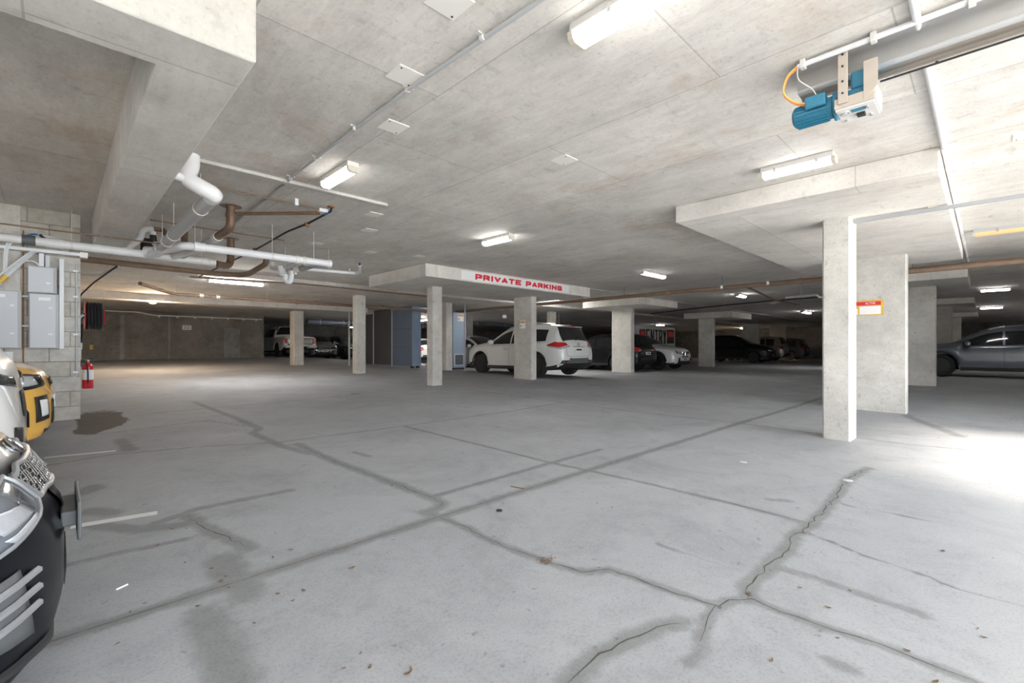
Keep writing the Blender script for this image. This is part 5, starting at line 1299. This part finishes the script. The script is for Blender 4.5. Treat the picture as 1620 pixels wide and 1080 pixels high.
# distant vehicles
H = car('suv', 'black SUV far away behind the last pier, side on', 33.1, 11.95, DN, dict(SUV, top=[(a, b * (1 + .09 * min(1, a))) for a, b in SUV['top']]), 'paint_black', rim='rim_silver'); front_kit(H, .72, .88)
H['patch']('indicator', 'amber_lens', 'R', [(.2, .70), (.45, .72), (.45, .76), (.2, .75)], .012)
H = car('wagon', 'silver wagon seen from behind, past the nose of the far black SUV', 38.5, 12.6, UP, dict(SUV, top=[(a, b * 1.08) for a, b in SUV['top']]), 'paint_silver'); rear_kit(H, .85, 1.05, .2, .8)
H = car('hatchback', 'dark hatchback near the far wall, right of the silver wagon', 43.7, 12.5, UP, dict(SUV, top=[(a, b * 1.05) for a, b in SUV['top']]), 'paint_blue'); rear_kit(H, .85, 1.05, .2, .8)
H = car('hatchback', 'white car whose roof peeks over the bonnet of the white crossover', 32.8, 18.1, DN, HATCH, 'paint_white'); front_kit(H, .60, .74)
H = car('sedan', 'white car half hidden behind the bonnet of the white SUV', 14.1, 16.75, DN, HATCH, 'paint_white'); front_kit(H, .60, .74)
H = car('sedan', 'white car seen in the narrow gap beside the blue-grey enclosure', 15.7, 24.9, UP, HATCH, 'paint_white'); rear_kit(H, .75, .95, .2, .7)
# dark grey SUV on the right
H = car('suv', 'dark metallic grey SUV seen from the side at the right edge', 22.45, -.40, UP, dict(SUV, L=4.85, r=.38), 'paint_grey', rim='rim_black', rails=True); front_kit(H, .74, .90); rear_kit(H, .85, 1.05)
# ute, gold hatchback and dark car at the back left
H = car('ute', 'white utility truck with its tailgate to the camera behind a column', 9.75, 29.45, UP, UTE, 'paint_white', 'ute')
R_ = H['root']; L = H['L']
H['patch']('tailgate', 'paint_silver', 'r', [(-.70, .68), (.70, .68), (.70, 1.06), (-.70, 1.06)], .01, (10, 4))
for sg in (1, -1): H['patch']('tail_light', 'red_lens', 'r', [(sg * .73, .76), (sg * .85, .76), (sg * .85, 1.04), (sg * .73, 1.04)], .014, (3, 5))
MB().box(-L / 2 - .12, -L / 2 + .02, -.85, -.30, .50, .64).build('bumper_end', 'chrome', R_, bevel=.02); MB().box(-L / 2 - .12, -L / 2 + .02, .30, .85, .50, .64).build('bumper_end', 'chrome', R_, bevel=.02)
MB().tube(round_path([(-.75, -.74, 1.13), (-.95, -.60, 1.72), (-.95, .60, 1.72), (-.75, .74, 1.13)], .15), .035, 10).build('sports_bar', 'chrome', R_)
H = car('hatchback', 'gold-lit silver hatchback facing the camera, deep behind the columns', 12.35, 31.0, DN - .18, dict(HATCH, L=4.3), 'paint_silver'); front_kit(H, .58, .72, .32, .46, lens='glass_tint')
H['patch']('bumper_band', 'chrome', 'f', [(-.62, .46), (.62, .46), (.58, .54), (-.58, .54)], .004, (14, 3))
H = car('suv', 'dark SUV mostly hidden behind the thin grey post, right of the gold hatchback', 14.9, 32.4, DN, SUV, 'paint_blue'); front_kit(H, .72, .88)

# ------------------------------------------------------------------ the three noses at the left edge
# yellow hatchback
YEL = dict(HATCH, L=3.6, r=.31, ax=(.72, 3.05), plan=[(0, .30), (.03, .44), (.09, .57), (.18, .68), (.34, .77), (.7, .82), (2.8, .82), (3.3, .77), (3.55, .68), (3.6, .62)],
    top=[(0, .60), (.03, .70), (.08, .77), (.16, .82), (.3, .865), (.8, .96), (.95, 1.01), (1.3, 1.28), (1.65, 1.43), (2.2, 1.49), (3.0, 1.45), (3.25, 1.35), (3.45, 1.0), (3.55, .92), (3.6, .8)],
    belt=[(0, .54), (.08, .67), (.2, .75), (.5, .83), (1.0, .91), (2.5, .95), (3.2, .95), (3.5, .86), (3.6, .72)],
    roof=[(0, .40), (.15, .54), (.8, .60), (1.6, .54), (3.0, .54), (3.4, .58), (3.6, .5)], bot=[(0, .30), (.08, .20), (.3, .17), (3.2, .18), (3.6, .34)],
    wins=[(1.15, 2.0), (2.06, 2.7), (2.76, 3.0)], ws=(.95, 1.66), rw=(3.22, 3.46))
H = car('hatchback', 'yellow small hatchback nose beside the block wall with the electrical boxes', -.03 - 1.8, 6.55, 0.0, YEL, 'paint_yellow')
R_ = H['root']
for sg in (-1, 1):
    hl = H['patch']('headlight', 'glass_dark', 'f', [(sg * .46, .66), (sg * .73, .63), (sg * .74, .78), (sg * .44, .76)], .012)
    H['patch']('lamp_reflector', 'lamp_lens', 'f', [(sg * .56, .675), (sg * .70, .665), (sg * .71, .76), (sg * .56, .75)], .02, par=hl)
    fg = H['patch']('fog_surround', 'trim_black', 'f', [(sg * .44, .36), (sg * .60, .34), (sg * .61, .57), (sg * .46, .58)], .010)
    H['patch']('fog_light', 'sign_white', 'f', [(sg * .48, .40), (sg * .56, .39), (sg * .58, .54), (sg * .49, .54)], .02, par=fg)
H['patch']('grille', 'trim_black', 'f', [(-.26, .66), (.26, .66), (.24, .72), (-.24, .72)], .012)
H['patch']('lower_intake', 'trim_black', 'f', [(-.34, .30), (.34, .30), (.32, .52), (-.32, .52)], .010)
H['patch']('splitter', 'trim_black', 'f', [(-.52, .22), (.52, .22), (.50, .27), (-.50, .27)], .008, (12, 3))
plate(H, True, .50)
# white vehicle
WSU = dict(SUV, plan=[(0, .50), (.04, .60), (.12, .70), (.3, .80), (.7, .88), (1.4, .91), (3.6, .905), (4.25, .87), (4.5, .82), (4.62, .74), (4.64, .70)],
    top=[(0, .62), (.02, .80), (.06, .95), (.14, 1.05), (.35, 1.10), (.9, 1.15), (1.15, 1.18), (1.25, 1.21)] + [(a, b + .04) for a, b in SUV['top'][6:]],
    belt=[(0, .56), (.06, .80), (.2, .95), (.6, 1.02), (1.2, 1.04), (2.5, 1.06), (3.6, 1.10), (4.2, 1.12), (4.5, 1.02), (4.64, .84)], clad=0)
H = car('suv', 'white SUV nose between the yellow hatchback and the black car', -.155 - 2.32, 4.48, 0.0, WSU, 'paint_white')
for sg in (-1, 1):
    hl = H['patch']('headlight', 'glass_tint', 'f', [(sg * .40, .82), (sg * .70, .86), (sg * .70, .93), (sg * .40, .88)], .012)
    H['patch']('fog_surround', 'trim_black', 'f', [(sg * .40, .48), (sg * .58, .46), (sg * .56, .60), (sg * .42, .58)], .010)
H['patch']('grille', 'trim_black', 'f', [(-.16, .62), (.16, .62), (.16, .78), (-.16, .78)], .006)
H['patch']('lower_intake', 'trim_black', 'f', [(-.16, .36), (.16, .36), (.16, .44), (-.16, .44)], .006)
# black car in the foreground
BLK = dict(SUV, L=4.4, r=.34, ax=(.86, 3.48), clad=0,
    plan=[(0, .24), (.02, .35), (.06, .47), (.12, .59), (.25, .73), (.42, .82), (.7, .885), (1.2, .92), (3.5, .91), (4.1, .86), (4.35, .76), (4.4, .7)],
    top=[(0, .53), (.012, .58), (.03, .61), (.05, .645), (.09, .715), (.13, .77), (.2, .83), (.3, .872), (.5, .93), (1.0, 1.01), (1.15, 1.05), (1.6, 1.33), (2.0, 1.52), (2.4, 1.60), (3.2, 1.60), (3.9, 1.52), (4.1, 1.40), (4.3, 1.05), (4.38, .95), (4.4, .85)],
    belt=[(0, .46), (.05, .60), (.12, .69), (.25, .77), (.6, .88), (1.1, .95), (2.5, .99), (3.6, 1.05), (4.1, 1.05), (4.3, .9), (4.4, .78)],
    roof=[(0, .06), (.05, .18), (.10, .27), (.15, .36), (.4, .58), (1.1, .70), (2.0, .60), (3.4, .60), (4.1, .58), (4.4, .56)],
    bot=[(0, .34), (.02, .26), (.06, .205), (.2, .18), (3.9, .2), (4.3, .32), (4.4, .42)],
    wins=[(1.35, 2.3), (2.36, 3.2), (3.26, 3.7)], ws=(1.15, 2.0), rw=(4.0, 4.3))
H = car('black_car', 'glossy black car nose at the left foreground, with mesh grille and fog fins', .02 - 2.2, 2.53, 0.0, BLK, 'paint_black_gloss', z=0.0)
R_ = H['root']; P_ = H['patch']; hit = H['hit']
gq = lambda s: [(s * .12, .66), (s * .34, .655), (s * .40, .745), (s * .10, .765)]
for s in (-1, 1):
    hp_ = [(s * .33, .66), (s * .62, .585), (s * .74, .73), (s * .38, .755)]
    hl = P_('headlight', 'headlight_grey', 'f', hp_, .008, (12, 8))
    P_('lamp_reflector', 'lamp_lens', 'f', [(s * .46, .655), (s * .60, .635), (s * .66, .70), (s * .50, .69)], .014, (8, 6), par=hl)
    P_('lamp_reflector', 'lamp_lens', 'f', [(s * .44, .635), (s * .58, .605), (s * .60, .62), (s * .45, .648)], .014, (8, 3), par=hl)
    H['line']('headlight_rim', 'fin_silver', 'f', hp_, .007, .012, par=hl, closed=True)
    fr = P_('fog_surround', 'trim_grey', 'f', [(s * .50, .30), (s * .74, .33), (s * .72, .50), (s * .56, .52)], .006, (8, 6))
    for k in range(3):
        z0 = .37 + .05 * k; H['line']('fog_fin', 'fin_silver', 'f', [(s * .50, z0 + .02), (s * .60, z0 + .012), (s * .72, z0 - .01)], .011, .014, par=fr)
P_('grille_backing', 'trim_black', 'f', [(-.25, .66), (.25, .66), (.32, .755), (-.32, .755)], .004, (20, 6))
m = MB(); k = 0
zz = .665
while zz < .748:
    lim = .25 + (zz - .66) * .75; yy = -lim + (.017 if k % 2 else 0)
    while yy < lim:
        loc, n_ = hit('f', yy, zz)
        if loc is not None:
            c_ = loc + n_ * .010; t1 = Vector((0, 1, 0)); t1 = (t1 - n_ * t1.dot(n_)).normalized(); t2 = n_.cross(t1)
            pts = [c_ + t1 * math.cos(a) * .017 + t2 * math.sin(a) * .011 for a in [math.pi / 3 * q for q in range(7)]]; m.tube(pts, .0019, 5, cap=False)
        yy += .034
    zz += .0165; k += 1
m.build('grille_mesh', 'chrome', R_)
H['line']('grille_frame', 'fin_silver', 'f', [(-.26, .655), (.26, .655), (.34, .735), (.22, .765), (-.22, .765), (-.34, .735)], .010, .008, closed=True)
P_('lower_intake', 'trim_black', 'f', [(-.16, .30), (.16, .30), (.16, .40), (-.16, .40)], .004, (16, 5))
H['line']('bumper_lip', 'trim_black', 'f', [(-.74, .245), (-.4, .235), (.4, .235), (.74, .245)], .014, .004)
# oval badge on the bonnet nose
c_, n_ = hit('f', 0, .80); t1 = Vector((0, 1, 0)); t2 = n_.cross(t1).normalized()
m = MB(); m.tube([c_ + n_ * .006 + t1 * math.cos(a) * .07 + t2 * math.sin(a) * .036 for a in [math.pi / 12 * q for q in range(25)]], .005, 6, cap=False); bg = m.build('badge', 'chrome', R_)
vs, fs = text_mesh('KIA', .05, .002, .001, 1.0)
Bm = Matrix((( *t1, 0), (*(-t2 if t2.z < 0 else t2), 0), (*n_, 0), (0, 0, 0, 1))).transposed(); Bm.translation = c_ + n_ * .006
mb = MB(); mb.add([Bm @ v for v in vs], fs); mb.build('badge_letters', 'chrome', bg, smooth=0)
# number plate bracket
loc, n_ = hit('f', 0, .52)
q = MB().box(loc.x - .01, loc.x + .035, -.14, .14, .50, .555); q.build('plate_bracket', 'trim_grey', R_, bevel=.006, smooth=0)
q = MB().box(loc.x + .034, loc.x + .046, -.19, .19, .455, .60); q.build('number_plate', 'trim_grey', R_, bevel=.006, smooth=0)
# ------------------------------------------------------------------ small things lying on the floor
def leaf_mesh():
    m = MB(); ol = [(-.5, 0), (-.3, .22), (0, .3), (.3, .18), (.5, 0), (.3, -.2), (0, -.28), (-.3, -.2)]
    m.add([(x * .035, y * .035, .004 + .006 * abs(x)) for x, y in ol] + [(0, 0, .001)], [(i, (i + 1) % 8, 8) for i in range(8)])
    o = m.build('dry_leaf', 'leaf_brown', smooth=0); sd = o.modifiers.new('thickness', 'SOLIDIFY'); sd.thickness = .0012; return o
lf = leaf_mesh(); rnd = random.Random(11); used = False
LEAF = [(206, 969), (186, 1019), (335, 900), (357, 912), (362, 930), (557, 899), (430, 783), (440, 940), (463, 951), (480, 935), (543, 1058), (585, 1056), (650, 1060), (645, 1067), (620, 768), (788, 810), (866, 888), (968, 803), (945, 797), (1185, 940), (1310, 962), (1325, 1010), (1435, 1030), (1220, 1045), (1480, 1080), (1345, 935), (1265, 930), (1492, 872), (1435, 753), (1525, 630), (1570, 648), (1480, 640), (1595, 640), (1540, 655), (1450, 633), (1560, 712), (1600, 662), (1415, 662), (905, 690), (460, 870), (272, 837), (350, 920)]
LEAF += [(rnd.uniform(1380, 1618), rnd.uniform(628, 705)) for _ in range(26)] + [(rnd.uniform(120, 1600), rnd.uniform(760, 1070)) for _ in range(18)]
for k, (px, py) in enumerate(LEAF):
    p = onfloor(px, py); o = lf if not used else lf.copy()
    if used: COL.objects.link(o)
    used = True
    o.location = p + Vector((0, 0, .002)); o.rotation_euler = (rnd.uniform(-.2, .2), rnd.uniform(-.2, .2), rnd.uniform(0, 6.3)); s = rnd.uniform(.4, .85) * (1.2 if py > 850 and k < 42 else .8 if k >= 42 else 1); o.scale = (s, s * rnd.uniform(.6, 1), s)
    tag(o, ('small dry brown leaf lying on the open concrete floor' if px < 1370 or py > 720 else 'small dry brown leaf on the floor near the wide flat pier'), 'leaf', 'dry leaves scattered on the floor' if px < 1370 or py > 720 else 'dry leaves near the wide flat pier')
# pavement discs / specks
p = onfloor(864, 887); r = empty('leaf_litter', p, 'clump of leaf bits caught in the long floor crack', 'litter', None); m = MB()
tag(r, kind='stuff')
for k in range(60):
    a = rnd.uniform(0, 6.3); d_ = rnd.uniform(0, .045); m.cbox((math.cos(a) * d_ * 1.4, math.sin(a) * d_, rnd.uniform(.002, .008)), (rnd.uniform(.004, .012), .004, .002), Matrix.Rotation(rnd.uniform(0, 6), 3, 'Z'))
m.build('litter', 'leaf_brown', r, smooth=0)
for px, py, w, lab in ((1341, 760, .04, 'small round pale metal disc set in the floor near the cracks on the right'), (1176, 731, .035, 'small round pale metal disc set in the middle of the floor')):
    p = onfloor(px, py); o = MB().lathe([(w, 0), (w, .003), (w * .8, .005)], 20, Matrix.Translation(p + Vector((0, 0, .001)))).build('floor_disc', 'box_grey'); tag(o, lab, 'disc')
p = onfloor(790, 808); o = MB().lathe([(.022, 0), (.02, .006), (.01, .009)], 10, Matrix.Translation(p + Vector((0, 0, .001)))).build('rubber_disc', 'black_rubber'); tag(o, 'small black rubber disc lying on the floor right of the crack junction', 'disc')
a, b = onfloor(808, 770), onfloor(829, 774); o = MB().tube([a + Vector((0, 0, .006)), b + Vector((0, 0, .006))], .004, 6).build('twig', 'leaf_brown'); tag(o, 'thin brown twig lying across the long floor joint', 'twig')
a, b = onfloor(184, 934), onfloor(202, 926); o = MB().tube([a + Vector((0, 0, .005)), b + Vector((0, 0, .006))], .004, 6).build('paper_scrap', 'sign_white'); tag(o, 'thin white scrap on the floor beside the black car', 'scrap')
